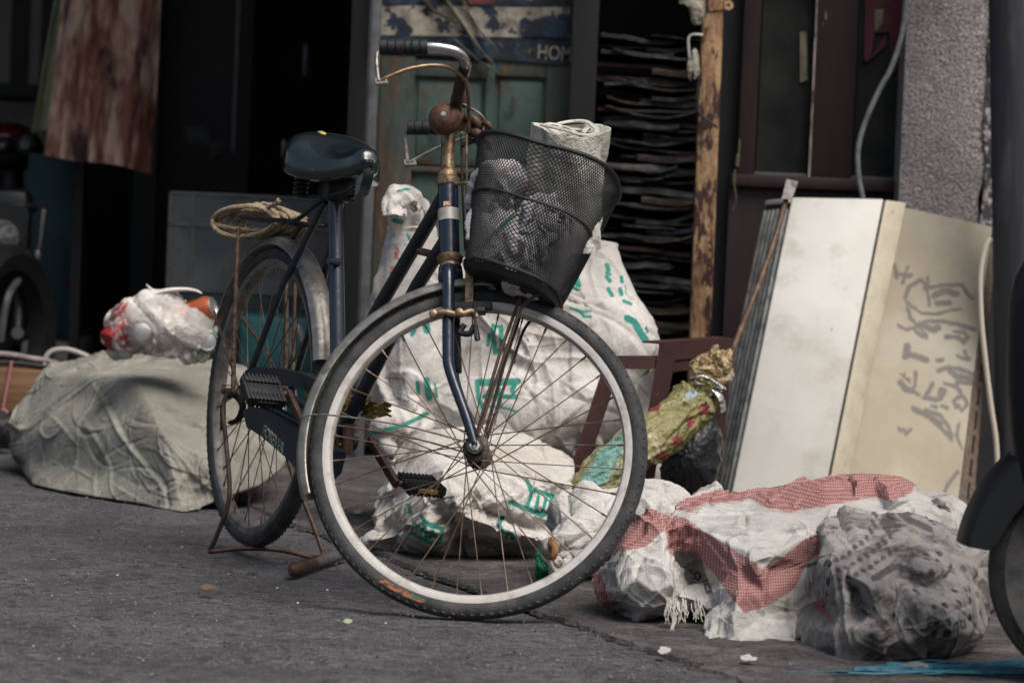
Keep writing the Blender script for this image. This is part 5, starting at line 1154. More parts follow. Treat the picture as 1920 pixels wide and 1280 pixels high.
# pink banded sack
def zp(L): return [(1000 + x/2.087, 840 + y/2.087) for x, y in L]
pink_z = [zp([(470, 246), (520, 290), (512, 330), (440, 385), (350, 400), (290, 450), (270, 460), (330, 370), (380, 310)]),
          zp([(510, 292), (600, 264), (690, 247), (840, 242), (960, 180), (1060, 128), (1240, 90), (1440, 100), (1510, 165), (1560, 188), (1645, 178), (1570, 237), (1500, 242), (1380, 250), (1200, 258), (1040, 287), (900, 274), (700, 274), (560, 287)]),
          zp([(516, 300), (610, 296), (700, 340), (850, 410), (870, 436), (940, 420), (1050, 350), (1135, 330), (1130, 400), (1060, 450), (1000, 530), (900, 572), (800, 595), (740, 522), (690, 470), (640, 420), (530, 415)]),
          zp([(1025, 700), (1060, 630), (1140, 610), (1210, 700), (1120, 665), (1070, 690), (1060, 720), (1085, 790), (1060, 780)]), zp([(225, 490), (262, 485), (280, 540), (325, 590), (295, 640), (245, 600)]), zp([(900, 735), (960, 745), (950, 770), (890, 750)])]
pink_m = sack_mat('white_sack_with_pink_bands', (.52, .505, .48), (.31, .29, .265), (.16, .14, .12), dth=.53)
mk = attr_mask(pink_m, 'pink', 0, 1.5, 55, 5.0, .93); t = pink_m.node_tree
tc = N(t, 'ShaderNodeTexCoord'); hs = []
for d in ('X', 'Z'):
    wv = N(t, 'ShaderNodeTexWave', wave_type='BANDS', bands_direction=d); wv.inputs['Scale'].default_value = 62; wv.inputs['Distortion'].default_value = .5
    t.links.new(tc.outputs['Object'], wv.inputs[0]); hs.append(wv.outputs['Fac'])
mu = N(t, 'ShaderNodeMath', operation='MULTIPLY'); t.links.new(hs[0], mu.inputs[0]); t.links.new(hs[1], mu.inputs[1])
cr_ = N(t, 'ShaderNodeMix', data_type='RGBA'); cr_.inputs[6].default_value = (.25, .080, .075, 1); cr_.inputs[7].default_value = (.46, .31, .28, 1); t.links.new(mu.outputs[0], cr_.inputs[0])
mx = over(pink_m, mk, (.5, .12, .1)); t.links.new(cr_.outputs[2], mx.inputs[7])
over(pink_m, attr_mask(pink_m, 'blackink', 0, .6, 300, 2.0, .85), INK)
FP = [at(1228, 965, 7.5), at(1400, 1130, 7.3), at(1690, 900, 7.8), at(1330, 1195, 7.2)]
def z1(x, y): return 1000 + x/2.087, 840 + y/2.087
pb_ = [(470, 246, 7.62), (425, 275, 7.63), (380, 310, 7.62), (330, 370, 7.6), (285, 455, 7.57), (262, 482, 7.6), (232, 498, 7.62), (232, 560, 7.58), (250, 605, 7.55), (320, 655, 0), (400, 690, 0), (470, 668, 7.48), (530, 648, 7.46), (620, 640, 7.46), (690, 640, 7.42), (678, 700, 7.32), (680, 762, 0), (760, 765, 0), (860, 772, 0), (960, 772, 0), (1060, 765, 7.26), (1200, 790, 7.2), (1400, 780, 7.2), (1640, 720, 7.4), (1700, 500, 7.75), (1700, 345, 7.85), (1718, 290, 7.93), (1715, 232, 7.95), (1640, 177, 7.97), (1560, 185, 7.97), (1510, 162, 7.97), (1440, 113, 8.0), (1330, 102, 8.02), (1240, 102, 8.03), (1135, 115, 8.02), (1040, 130, 8.05), (950, 160, 8.05), (860, 178, 8.02), (770, 184, 8.0), (720, 148, 8.02), (650, 172, 7.95), (580, 220, 7.8), (530, 275, 7.66), (512, 288, 7.64)]
pi_ = [[(440, 385, 7.50), (350, 405, 7.49)], [(470, 300, 7.56), (440, 345, 7.53)], [(510, 330, 7.54), (512, 400, 7.47), (540, 470, 7.42), (550, 530, 7.40), (528, 600, 7.41)], [(530, 410, 7.60), (600, 500, 7.60), (600, 545, 7.55)], [(400, 510, 7.39), (340, 560, 7.41)], [(470, 560, 7.38), (430, 630, 7.41)], [(480, 450, 7.42)], [(320, 480, 7.47)], [(640, 430, 7.60), (690, 520, 7.54)], [(570, 575, 7.44), (640, 590, 7.43), (690, 590, 7.44)], [(300, 600, 7.5)],
  [(560, 284, 7.61), (610, 272, 7.61), (700, 271, 7.60), (800, 271, 7.62), (900, 274, 7.60), (1000, 286, 7.58), (1100, 302, 7.57)], [(690, 245, 7.74), (840, 240, 7.80), (960, 185, 7.90), (1060, 135, 7.98)], [(700, 190, 7.9), (850, 205, 7.93)], [(1040, 262, 7.68), (1200, 258, 7.66), (1380, 250, 7.74), (1500, 242, 7.76), (1575, 234, 7.84)], [(1135, 150, 7.88), (1145, 215, 7.72)], [(1265, 130, 7.86), (1255, 200, 7.80)], [(1330, 150, 7.92)], [(1385, 150, 7.82), (1400, 205, 7.72)], [(1470, 165, 7.90), (1480, 205, 7.84)], [(1600, 205, 7.80)], [(1520, 282, 7.62), (1600, 290, 7.72), (1650, 260, 7.86)], [(1180, 290, 7.55), (1350, 285, 7.62)],
  [(580, 300, 7.60), (612, 300, 7.55), (700, 338, 7.45), (850, 406, 7.35), (872, 438, 7.31), (940, 418, 7.36), (1050, 350, 7.45), (1132, 328, 7.50)], [(780, 310, 7.52), (900, 330, 7.49), (1000, 325, 7.52)], [(660, 400, 7.49), (740, 522, 7.40), (795, 596, 7.26)], [(800, 470, 7.36)], [(905, 570, 7.31), (1000, 530, 7.38), (1060, 450, 7.46), (1125, 400, 7.5)], [(940, 480, 7.40)], [(740, 600, 7.35), (700, 660, 7.30), (700, 740, 7.26)], [(790, 650, 7.24), (788, 735, 7.22)], [(900, 660, 7.31), (930, 740, 7.25)], [(1060, 620, 7.40), (1030, 700, 7.30)], [(1120, 520, 7.46)], [(1300, 500, 7.55), (1500, 450, 7.6)]]
pink_black = [(4, [(1310, 1095), (1316, 1090), (1322, 1095), (1318, 1104), (1311, 1102), (1310, 1095)]), (4, [(1326, 1106), (1334, 1104), (1336, 1114), (1328, 1118), (1326, 1106)]), (3, [(1300, 1085), (1306, 1094)]), (3, [(1303, 1090), (1310, 1086)])]
pko = tag(fold_sack(pb_, pi_, z1, 'pink_banded_sack', pink_m, .22, smooth=(0, 0, 1, 1, 1), cr=[dict(n=40, amp=.010, wid=.009, length=.11, seed=15, focus=FP, fbias=.8), dict(n=140, amp=.0055, wid=.005, length=.07, seed=16, focus=FP, fbias=.6), dict(n=220, amp=.0024, wid=.003, length=.035, seed=17)], attrs={'pink': zone(pink_z, 7.5), 'blackink': ink(pink_black, 7.4)}), 'crumpled white sack with checked pink bands, leaning against the panels at the lower right', 'sack')
# frayed end hanging from it
mb = MB(); rr = random.Random(4)
for k in range(46):
    x0_ = rr.uniform(1250, 1318); y0_ = 1138 + (x0_-1250)*.02 + rr.uniform(-6, 6); q = at(x0_, y0_, 7.36)
    e = at(x0_ + rr.uniform(-8, 8), y0_ + rr.uniform(8, 26), 7.35); mb.tube(spline([q + [0, .03, .01], q, (q+e)/2 + [rr.uniform(-.004, .004), 0, 0], e], 3), .0009, 5)
pts = [at(1262, 1140, 7.35), at(1266, 1160, 7.34), at(1261, 1180, 7.33), at(1267, 1197, 7.33)]
for k in range(10): mb.tube(spline([p + RNG.normal(0, .0025, 3) for p in pts], 4), .0012, 5)
mb.build('frayed_fringe', mat('frayed_threads', (.48, .45, .40), .9), pko)
# grey printed sack in front
grey_m = sack_mat('dirty_grey_sack', (.35, .325, .305), (.16, .145, .135), (.045, .040, .038), dth=.50)
t = grey_m.node_tree; tc = N(t, 'ShaderNodeTexCoord')
vo = N(t, 'ShaderNodeTexVoronoi', feature='F1'); vo.inputs['Scale'].default_value = 38; vo.inputs['Randomness'].default_value = .35; t.links.new(tc.outputs['Object'], vo.inputs['Vector'])
ns_ = N(t, 'ShaderNodeTexNoise'); ns_.inputs['Scale'].default_value = 7; t.links.new(tc.outputs['Object'], ns_.inputs[0])
m1 = N(t, 'ShaderNodeMapRange'); m1.inputs[1].default_value = .38; m1.inputs[2].default_value = .26; t.links.new(vo.outputs['Distance'], m1.inputs[0])
m2 = N(t, 'ShaderNodeMapRange'); m2.inputs[1].default_value = .50; m2.inputs[2].default_value = .60; t.links.new(ns_.outputs[0], m2.inputs[0])
mm = N(t, 'ShaderNodeMath', operation='MULTIPLY'); t.links.new(m1.outputs[0], mm.inputs[0]); t.links.new(m2.outputs[0], mm.inputs[1])
over(grey_m, mm.outputs[0], (.05, .045, .042))
over(grey_m, attr_mask(grey_m, 'blackink', 0, 1.5, 120, 4, .8), (.04, .037, .036))
over(grey_m, attr_mask(grey_m, 'pink', 0, 1.5, 120, 2, .8), (.30, .08, .075))
gbd = [(1130, 330, 7.30), (1150, 268, 7.42), (1240, 252, 7.48), (1400, 260, 7.52), (1500, 262, 7.52), (1600, 300, 7.5), (1690, 345, 7.46), (1760, 365, 7.4), (1822, 368, 7.38), (1800, 500, 7.34), (1806, 622, 7.28), (1770, 740, 7.14), (1720, 810, 0), (1600, 835, 0), (1500, 845, 0), (1330, 842, 0), (1225, 842, 0), (1150, 805, 7.10), (1080, 792, 7.16), (1040, 742, 7.22), (1035, 700, 7.26), (1065, 635, 7.28), (1140, 622, 7.20), (1108, 580, 7.17), (1112, 450, 7.17), (1130, 385, 7.24)]
gin = [[(1200, 300, 7.34), (1185, 400, 7.14), (1210, 480, 7.06), (1218, 600, 7.02), (1212, 700, 7.0), (1228, 790, 6.99)], [(1300, 345, 7.24), (1330, 430, 7.08), (1310, 540, 6.98)], [(1340, 660, 7.0), (1330, 715, 6.93), (1380, 770, 6.96)], [(1260, 560, 7.08), (1270, 660, 7.06)], [(1450, 320, 7.24), (1480, 400, 7.10), (1560, 480, 7.02)], [(1420, 500, 7.07), (1500, 600, 6.94), (1560, 640, 6.92)], [(1520, 740, 6.94)], [(1600, 380, 7.22), (1640, 470, 7.12), (1690, 580, 7.06)], [(1560, 560, 7.05), (1620, 650, 6.98), (1640, 720, 6.95)], [(1720, 660, 7.08)], [(1745, 440, 7.26), (1770, 560, 7.24)], [(1110, 700, 7.14), (1160, 760, 7.06)], [(1420, 600, 7.03), (1440, 700, 6.98)]]
rr = random.Random(9); gb = []
for r_ in range(3):
    for k in range(9): x = 1575 + k*14 + r_*2; y = 1062 - k*6.5 + r_*16; gb.append((7, [(x, y), (x+3, y-1)]))
gb += [(12, [(1640, 1085), (1690, 1070), (1730, 1080)]), (9, [(1690, 1020), (1740, 1005)]), (9, [(1740, 1010), (1790, 1030)]), (8, [(1620, 1150), (1660, 1165)]), (7, [(1640, 1140), (1655, 1175)]), (7, [(1780, 1090), (1800, 1075)])]
for (x, y) in ((1770, 1180), (1790, 1172), (1808, 1172)): gb.append((6, [(x-5, y-6), (x+5, y-5), (x+5, y+6), (x-5, y+5), (x-5, y-6)]))
tag(fold_sack(gbd, gin, z1, 'dirty_grey_sack', grey_m, .25, smooth=(0, 1, 1, 1, 1), cr=[dict(n=34, amp=.008, wid=.007, length=.16, seed=18, focus=[at(1560, 1000, 7.1), at(1860, 1025, 7.2), at(1590, 1235, 7.0)], fbias=.8), dict(n=160, amp=.0042, wid=.004, length=.09, seed=19, focus=[at(1560, 1000, 7.1), at(1860, 1025, 7.2)], fbias=.6), dict(n=150, amp=.0018, wid=.003, length=.04, seed=20)], attrs={'blackink': ink(gb, 7.0), 'pink': zone([[(1500, 1168), (1522, 1142), (1556, 1140), (1572, 1180), (1530, 1160), (1512, 1185)]], 7.0)}), 'dirty grey sack with dark printed dots, nearest the lower right corner', 'sack')
# bag of cans on the bale
can_m = [mat('can_%s' % n, c, .3, .3, [((.7, .68, .62), 30, .6, .02, 2)]) for n, c in (('green', (.02, .16, .08)), ('orange', (.42, .10, .04)), ('red', (.36, .03, .03)), ('pale', (.5, .48, .42)))]
M['can_end'] = mat('can_end', (.5, .5, .5), .35, .8)
for k, (px, py, d, rot, mi, lab) in enumerate([(382, 640, (.25, -.95, .1), 0, 0, 'green drink can with its end facing the street, right end of the clear bag'), (330, 622, (.1, -.95, .15), 0, 3, 'pale drink can with its end facing the street, middle of the clear bag'), (365, 585, (.9, -.3, .3), 0, 1, 'orange drink can lying at the upper right in the clear bag'), (320, 588, (.8, -.4, -.2), 0, 1, 'orange drink can beside the pale one in the clear bag'), (262, 630, (.2, -.9, .3), 0, 3, 'pale patterned drink can at the left in the clear bag'), (228, 615, (.5, .6, .6), 0, 2, 'red and white drink can at the far left end of the clear bag')]):
    Yk = 9.88; z_ = np.array(d, float); z_ /= np.linalg.norm(z_); x_ = np.cross(z_, (0, 0, 1)); x_ /= np.linalg.norm(x_); y_ = np.cross(z_, x_)
    T = np.eye(4); T[:3, 0], T[:3, 1], T[:3, 2], T[:3, 3] = x_, y_, z_, at(px, py, Yk)
    cn = MB().lathe([(.026, .053), (.0325, .040), (.0325, -.05), (.027, -.058), (0, -.058)], T, 28).build('drink_can', can_m[mi])
    tag(cn, lab, 'can')
    MB().lathe([(0, .052), (.010, .052), (.023, .050), (.025, .055), (.0265, .054)], T, 28).build('can_lid', M['can_end'], cn)
bag_m = mat('clear_plastic_bag', (.68, .65, .60), .32, 0, [((.55, .50, .45), 7, .55, .15, 5)], [(30, .012)], spec=.5)
t = bag_m.node_tree; b = t.nodes['Principled BSDF']; tc = N(t, 'ShaderNodeTexCoord'); nz = N(t, 'ShaderNodeTexNoise'); nz.inputs['Scale'].default_value = 11; nz.inputs['Detail'].default_value = 5
t.links.new(tc.outputs['Object'], nz.inputs[0]); mr = N(t, 'ShaderNodeMapRange'); mr.inputs[1].default_value = .40; mr.inputs[2].default_value = .62; mr.inputs[3].default_value = .42; mr.inputs[4].default_value = .95
t.links.new(nz.outputs[0], mr.inputs[0]); t.links.new(mr.outputs[0], b.inputs['Alpha'])
over(bag_m, attr_mask(bag_m, 'redink', 0, 1.2, 90, 6, .9), (.45, .03, .035))
bg_p = [ellips(300, 605, 9.88, 88, 50, .11, 4), ellips(235, 610, 9.88, 34, 48, .07), ellips(365, 620, 9.88, 40, 42, .08), caps((275, 560, 9.86), (350, 552, 9.88), 18, 8)]
P, _ = wrap_cloth(bg_p, (1, 0, .1), 44, 32, excess=1.10, seed=61, k=.02, floor=zz(300, 666, 9.88))
rd = [(7, [(206, 600), (222, 590), (236, 572)]), (6, [(212, 625), (226, 612), (236, 600)]), (7, [(208, 585), (226, 570)]), (7, [(216, 640), (238, 628)]), (6, [(228, 655), (240, 640)]), (6, [(222, 600), (230, 622), (240, 650)])]
cb = cloth_build(P, 'clear_plastic_bag', bag_m, ups=2, cr=[dict(n=20, amp=.010, wid=.012, length=.08, seed=21, focus=[at(285, 545, 9.8)], fbias=.8), dict(n=60, amp=.004, wid=.006, length=.04, seed=22)], attrs={'redink': ink(rd, 9.8)})
tag(cb, 'translucent plastic bag of drink cans resting on the left grey sack', 'plastic bag')
mb = MB(); kn = spline([at(px, py, 9.86) for px, py in ((280, 556), (310, 545), (345, 542), (368, 545), (378, 550))], 6); mb.tube(kn, np.linspace(.022, .006, len(kn)), 10, flat=.35)
mb.tube(spline([at(px, py, 9.86) for px, py in ((300, 552), (285, 543), (274, 533))], 5), np.linspace(.014, .003, 11), 8, flat=.4); mb.build('bag_handle', mat('white_plastic_film', (.66, .63, .58), .4, 0, [((.5, .46, .42), 14, .55, .1, 4)], [(50, .006)]), cb)
# things in the basket
roll = mat('cream_sack_roll', (.62, .60, .53), .85, 0, [((.32, .30, .25), 8, .56, .12, 7)], [(60, .008), (260, .003)])
def bask(f, al, l): return B_R @ fs(al, f, l) + B_O
P = []
c0, c1 = bask(.222, .42, .015), bask(.255, .625, -.105); d = c1 - c0; L = np.linalg.norm(d); d /= L; s1 = np.cross(d, (0, 1, 0)); s1 /= np.linalg.norm(s1); s2 = np.cross(d, s1)
for i in range(60):
    row = []
    for k in range(72):
        a = 2*math.pi*k/72; t_ = i/47; rad = .065*(1 + .07*math.sin(2*a+1.0+t_) + .05*math.sin(3*a+t_*4)) + .006*abs(math.sin(4.5*a + 6*t_ + 2*math.sin(3*t_))) + .005*fbm(a*1.5, t_*4, 2, 4)
        if i > 47: rad *= np.interp(i, [47, 49, 51, 54, 59], [1, .96, .82, .5, .1])
        h = L*min(t_, 1) - (0 if i <= 49 else np.interp(i, [49, 51, 54, 59], [0, .012, .02, .045])) + .006*math.sin(2*a+1)*(t_ > .9)
        row.append(c0 + d*h + rad*(math.cos(a)*s1*1.05 + math.sin(a)*s2))
    P.append(row)
ro = MB().grid(np.array(P), wrap=True).build('rolled_sack', roll); tag(ro, 'rolled cream sack standing in the wire basket', 'sack')
mb = MB()
for r0, ph in ((.052, 0), (.040, 2.2), (.027, 4.1)):
    pts = [c1 + d*.004 + (r0 + .006*math.sin(3*a+ph))*(math.cos(a)*s1 + math.sin(a)*s2) + d*(.006*math.sin(2*a+ph) - (.055-r0)*.5) for a in np.linspace(ph, ph+5.2, 40)]
    mb.tube(pts, .006, 8, flat=.55)
mb.build('rolled_layer', roll, ro)
def bsack(lst, m, name, lab, axis, seed, attrs=None, ex=1.10):
    pr = [('e', bask(f, al, l), rotm((0, 1, 0), ro_), np.array(r), 0) for f, al, l, r, ro_ in lst]
    P, _ = wrap_cloth(pr, axis, 40, 28, excess=ex, seed=seed, k=.02, floor=-1, steps=(90, 40)); return tag(cloth_build(P, name, m, ups=1, attrs=attrs, cr=[dict(n=40, amp=.010, wid=.008, length=.07, seed=seed), dict(n=80, amp=.004, wid=.003, length=.035, seed=seed+1)]), lab, 'sack' if 'sack' in name else 'bag')
wb = sack_mat('white_bag_in_basket', (.72, .68, .69), (.55, .50, .52), (.30, .26, .26)); over(wb, attr_mask(wb, 'ink', 0, .8, 200, 1, .95), (.01, .20, .09))
bsack([(.105, .43, -.068, (.050, .06, .052), .3), (.155, .40, -.068, (.052, .055, .046), .5), (.085, .45, -.045, (.03, .045, .045), 0)], wb, 'white_bag', 'white bag with a green stripe at the bottom of the wire basket', (1, .1, -.3), 71, {'ink': ink([(8, [(905, 462), (925, 440), (955, 412), (966, 402)])], 7.55)})
pb = sack_mat('printed_plastic_bag', (.60, .56, .57), (.25, .22, .22), (.12, .05, .05))
bsack([(.118, .535, -.072, (.05, .06, .040), .2), (.095, .51, -.06, (.03, .05, .035), 0)], pb, 'plastic_bag', 'crumpled greyish plastic bag above the white bag in the wire basket', (1, 0, 0), 72, ex=1.16)
bsack([(.198, .455, -.075, (.034, .045, .036), .4)], wb, 'paper_bag', 'small pale bag under the rolled sack in the wire basket', (1, 0, -.3), 73, {'ink': lambda P, n: np.full(len(P), 99.)}, 1.14)
bsack([(.14, .38, .03, (.06, .07, .03), .4), (.19, .41, .06, (.045, .05, .06), .4), (.13, .44, .07, (.06, .05, .08), 0)], mat('dark_bag', (.018, .018, .02), .5, 0, (), [(40, .01)]), 'dark_bag', 'dark bag filling the far side of the wire basket', (1, .3, 0), 74)

# ------------------------------------------------------------------ things leaning on the wall at the right
def loft(polys):
    """closed body through matching outlines"""
    A = np.array(polys); mb = MB().grid(A, wrap=True); n = A.shape[1]; mb.f += [tuple(range(n)), tuple(range((len(A)-1)*n, len(A)*n))]; return mb
def pp(L): return [at(*p) for p in L]
M['ac_white'] = mat('yellowed_white_casing', (.57, .55, .52), .45, 0, [((.40, .385, .33), 2.6, .52, .2, 7), ((.30, .27, .20), 7, .64, .12, 10), ((.12, .10, .08), 60, .70, .03, 6)], [(6, .002)])
M['ac_edge'] = mat('yellowed_trim', (.50, .45, .35), .5, 0, [((.40, .33, .23), 12, .55, .12, 7), ((.36, .22, .15), 46, .66, .05, 6)])
M['ac_beige'] = mat('beige_board', (.40, .35, .255), .6, 0, [((.30, .245, .16), 2.2, .5, .2, 7), ((.46, .42, .33), 5, .58, .12, 6), ((.20, .14, .08), 40, .72, .05, 5)], [(9, .002)])
M['fin_black'] = mat('black_fins', (.014, .016, .016), .6); M['fin_grey'] = mat('dusty_fins', (.20, .205, .19), .6, 0, [((.03, .03, .03), 20, .55, .15, 4)])
T1, T0 = 10.62, 10.28
ac = thing('air_conditioner', 'white air conditioner casing with black ribbed side, leaning in front of the beige board', 'air conditioner', at(1430, 950, 10.35) * np.array([1, 1, 0]))
top = [(1440, 378, T1+.20), (1485, 373, T1), (1656, 376, T1-.004), (1695, 381, T1+.045), (1672, 384, T1+.17)]
bot = [(1322, 952, T0+.20), (1366, 952, T0), (1541, 952, T0-.004), (1577, 950, T0+.045), (1556, 950, T0+.17)]
tp_, bt_ = np.array(pp(top)), np.array(pp(bot)); dn = (bt_.mean(0) - tp_.mean(0)); dn /= np.linalg.norm(dn)
loft([tp_, bt_]).build('casing', M['fin_black'], ac, smooth=False)
nf = np.cross(tp_[2]-tp_[1], bt_[1]-tp_[1]); nf /= np.linalg.norm(nf); nf *= -1 if nf[1] > 0 else 1
def plate(q, th, nrm, bev=.004):
    bm = bmesh.new(); vs = [bm.verts.new(Vector(np.array(p) + nrm*k)) for k in (0, th) for p in q]; n = len(q)
    bm.faces.new(vs[:n]); bm.faces.new(vs[n:][::-1]); [bm.faces.new((vs[i], vs[(i+1) % n], vs[n+(i+1) % n], vs[n+i])) for i in range(n)]
    bmesh.ops.recalc_face_normals(bm, faces=bm.faces[:]); bmesh.ops.bevel(bm, geom=bm.edges[:], offset=bev, segments=3, affect='EDGES', profile=.5); bm.verts.index_update()
    mb = MB().add([v.co[:] for v in bm.verts], [[v.index for v in f.verts] for f in bm.faces]); bm.free(); return mb
plate([tp_[1] + nf*.001, tp_[2] + nf*.001, bt_[2] + nf*.001, bt_[1] + nf*.001], .012, nf).build('front_panel', M['ac_white'], ac)
n2 = np.cross(tp_[3]-tp_[2], bt_[2]-tp_[2]); n2 /= np.linalg.norm(n2); n2 *= -1 if n2[1] > 0 else 1
plate([tp_[2] + n2*.001 + (tp_[3]-tp_[2])*.04, tp_[3] + n2*.001, bt_[3] + n2*.001, bt_[2] + n2*.001 + (tp_[3]-tp_[2])*.04], .010, n2).build('edge_trim', M['ac_edge'], ac)
ns1 = np.cross(tp_[1]-tp_[0], bt_[0]-tp_[0]); ns1 /= np.linalg.norm(ns1); ns1 *= -1 if ns1[0] > 0 else 1
for k in range(6):
    u = .07 + .86*k/5; a = tp_[0]*(1-u) + tp_[1]*u; b = bt_[0]*(1-u) + bt_[1]*u
    MB().beam(a + (b-a)*.035 + ns1*.003, a + (b-a)*.97 + ns1*.003, .013, .016, ns1, .001).build('rib', M['fin_grey'], ac)
plate([tp_[0] - dn*.001, tp_[1] - dn*.001, tp_[1] + dn*.014 - nf*.0, tp_[0] + dn*.014], .008, ns1, .002).build('end_cap', M['ac_white'], ac)
# beige board with scrawl
bd = thing('beige_panel', 'beige appliance panel covered in grey brush scrawl, leaning behind the white casing', 'panel', at(1690, 950, 10.5) * np.array([1, 1, 0]))
U1, U0 = 10.86, 10.50
tq, bq = pp([(1660, 384, U1), (1859, 428, U1-.005), (1866, 432, U1+.02), (1850, 430, U1+.1), (1675, 386, U1+.1)]), pp([(1545, 945, U0), (1795, 945, U0-.005), (1822, 945, U0+.02), (1815, 945, U0+.1), (1560, 945, U0+.1)])
tq, bq = np.array(tq), np.array(bq)
loft([tq, bq]).build('casing', M['fin_grey'], bd, smooth=False)
nb = np.cross(tq[1]-tq[0], bq[0]-tq[0]); nb /= np.linalg.norm(nb); nb *= -1 if nb[1] > 0 else 1
P = np.array([[((tq[0]*(1-u) + tq[1]*u)*(1-v) + (bq[0]*(1-u) + bq[1]*u)*v) + nb*(.009 + .002*math.sin(v*4+u*2)) for u in np.linspace(0, 1, 150)] for v in np.linspace(0, 1, 300)])
mb = MB().grid(P); mb.grid((P - nb*.005)[:, ::-1])
for i in (0, -1): mb.grid(np.stack([P[i], P[i] - nb*.005]))
for j in (0, -1): mb.grid(np.stack([P[:, j], P[:, j] - nb*.005]))
bm_ = M['ac_beige']; over(bm_, attr_mask(bm_, 'ink', 1.6, 2.0, 60, 3.5, .80), (.10, .085, .09)); over(bm_, attr_mask(bm_, 'rusty', 0, 1.5, 160, 4, .9), (.10, .045, .015))
fr = mb.build('front_panel', bm_, bd)
def zs5(L): return [(1500 + x/2.667, 480 + y/2.667) for x, y in L]
scr = [(5, zs5([(540, 215), (560, 160), (620, 125), (655, 150), (640, 165)])), (3, zs5([(660, 110), (655, 160), (660, 250)])), (4, zs5([(660, 165), (740, 150), (830, 150), (860, 200), (880, 215)])), (9, zs5([(690, 200), (740, 180), (800, 195)])), (8, zs5([(700, 240), (760, 240)])),
       (3, zs5([(545, 230), (570, 255), (620, 290), (700, 295), (760, 275), (820, 270)])), (4, zs5([(550, 250), (560, 310), (590, 345), (640, 400)])), (5, zs5([(590, 350), (640, 330), (720, 330), (800, 345), (880, 370)])), (10, zs5([(620, 350), (680, 375), (700, 360)])), (6, zs5([(740, 405), (790, 410), (830, 430)])), (4, zs5([(780, 380), (830, 385), (850, 410), (820, 440), (800, 400)])),
       (3, zs5([(500, 350), (540, 370), (580, 360)])), (4, zs5([(580, 370), (610, 400), (640, 410)])), (12, zs5([(540, 455), (530, 500)])), (9, zs5([(530, 490), (580, 500), (630, 518)])), (4, zs5([(790, 500), (820, 515), (850, 515)])), (4, zs5([(830, 480), (840, 520)])), (6, zs5([(690, 520), (710, 520)])),
       (5, zs5([(690, 575), (740, 555), (800, 565), (890, 600)])), (9, zs5([(750, 570), (780, 600), (850, 610)])), (6, zs5([(780, 630), (850, 632), (880, 640)])), (5, zs5([(660, 635), (640, 670), (610, 705), (690, 715), (720, 670), (700, 660), (690, 690)])), (5, zs5([(720, 635), (780, 650), (800, 690), (760, 720), (770, 750)])), (4, zs5([(780, 740), (800, 765), (830, 735), (810, 700)])),
       (9, zs5([(500, 630), (520, 660), (550, 670)])), (4, zs5([(575, 580), (570, 640), (550, 670)])), (4, zs5([(550, 670), (590, 692)])), (5, zs5([(650, 745), (670, 750)])), (5, zs5([(700, 745), (725, 755)])), (9, zs5([(560, 760), (610, 780), (660, 810), (690, 830)])), (5, zs5([(620, 765), (690, 790), (730, 850), (740, 905), (700, 860), (660, 820)])),
       (3, zs5([(780, 830), (765, 890), (790, 950)])), (4, zs5([(760, 1060), (710, 1120), (670, 1185)])), (2.5, zs5([(480, 850), (490, 865)])), (2.5, zs5([(505, 855), (510, 870)])), (3, zs5([(540, 855), (515, 880)])), (3, zs5([(480, 40), (510, 90), (570, 110)])), (5, zs5([(490, 50), (500, 110)])), (3, zs5([(510, 100), (580, 100)])), (3, zs5([(560, 60), (530, 140)]))]
rst = [(4, zs5([(505, 590), (520, 600), (545, 630)])), (3, zs5([(520, 585), (515, 605)])), (3, zs5([(535, 610), (550, 612)]))]
me = fr.data; Pw = np.array([v.co[:] for v in me.vertices]) + np.array(bd.location)
for nm_, st_ in (('ink', scr), ('rusty', rst)):
    a_ = me.attributes.new(nm_, 'FLOAT', 'POINT'); a_.data.foreach_set('value', seg_dist(Pw[:, [0, 2]], st_, 10.66).astype(np.float32))
dside = tq[2] - tq[1]
nd = np.cross(tq[2]-tq[1], bq[1]-tq[1]); nd /= np.linalg.norm(nd); nd *= -1 if nd[1] > 0 else 1
plate([tq[1] + nd*.002, tq[2] + nd*.002, bq[2] + nd*.002, bq[1] + nd*.002], .004, nd, .001).build('side_strip', M['ac_beige'], bd)
for v in (.50, .585, .67, .755, .84, .925):
    a = (tq[1]*.45+tq[2]*.55); b = (bq[1]*.45+bq[2]*.55); MB().beam(a + (b-a)*v + nd*.0065, a + (b-a)*(v+.06) + nd*.0065, .008, .003, nd).build('vent_slot', M['fin_black'], bd)
cable([(1858, 446), (1846, 468), (1838, 520), (1840, 600), (1848, 680), (1858, 760), (1867, 820), (1870, 868)], 10.40, .0075, mat('cream_cable', (.52, .45, .36), .5), 'thick cream cable hanging at the right edge of the beige panel')
# tool leaning on the ribs
tl = thing('long_handled_tool', 'long rusty handled tool with square head leaning on the black ribs', 'tool', at(1362, 690, 10.1) * np.array([1, 1, 0]))
hp = spline([(1350, 720, 9.98), (1376, 650, 10.02), (1420, 540, 10.1), (1452, 450, 10.18), (1474, 375, 10.24)], 8)
MB().tube([at(*p) for p in hp], np.linspace(.0085, .0075, len(hp)), 10).build('handle', M['rust'], tl)
mb = loft([pp([(1466, 372, 10.22), (1484, 375, 10.22), (1484, 375, 10.26), (1466, 372, 10.26)]), pp([(1475, 336, 10.24), (1497, 340, 10.24), (1497, 340, 10.27), (1475, 336, 10.27)])])
mb.build('head', mat('old_steel', (.22, .21, .20), .55, .3, [((.09, .06, .04), 40, .55, .1, 6)]), tl, smooth=False)
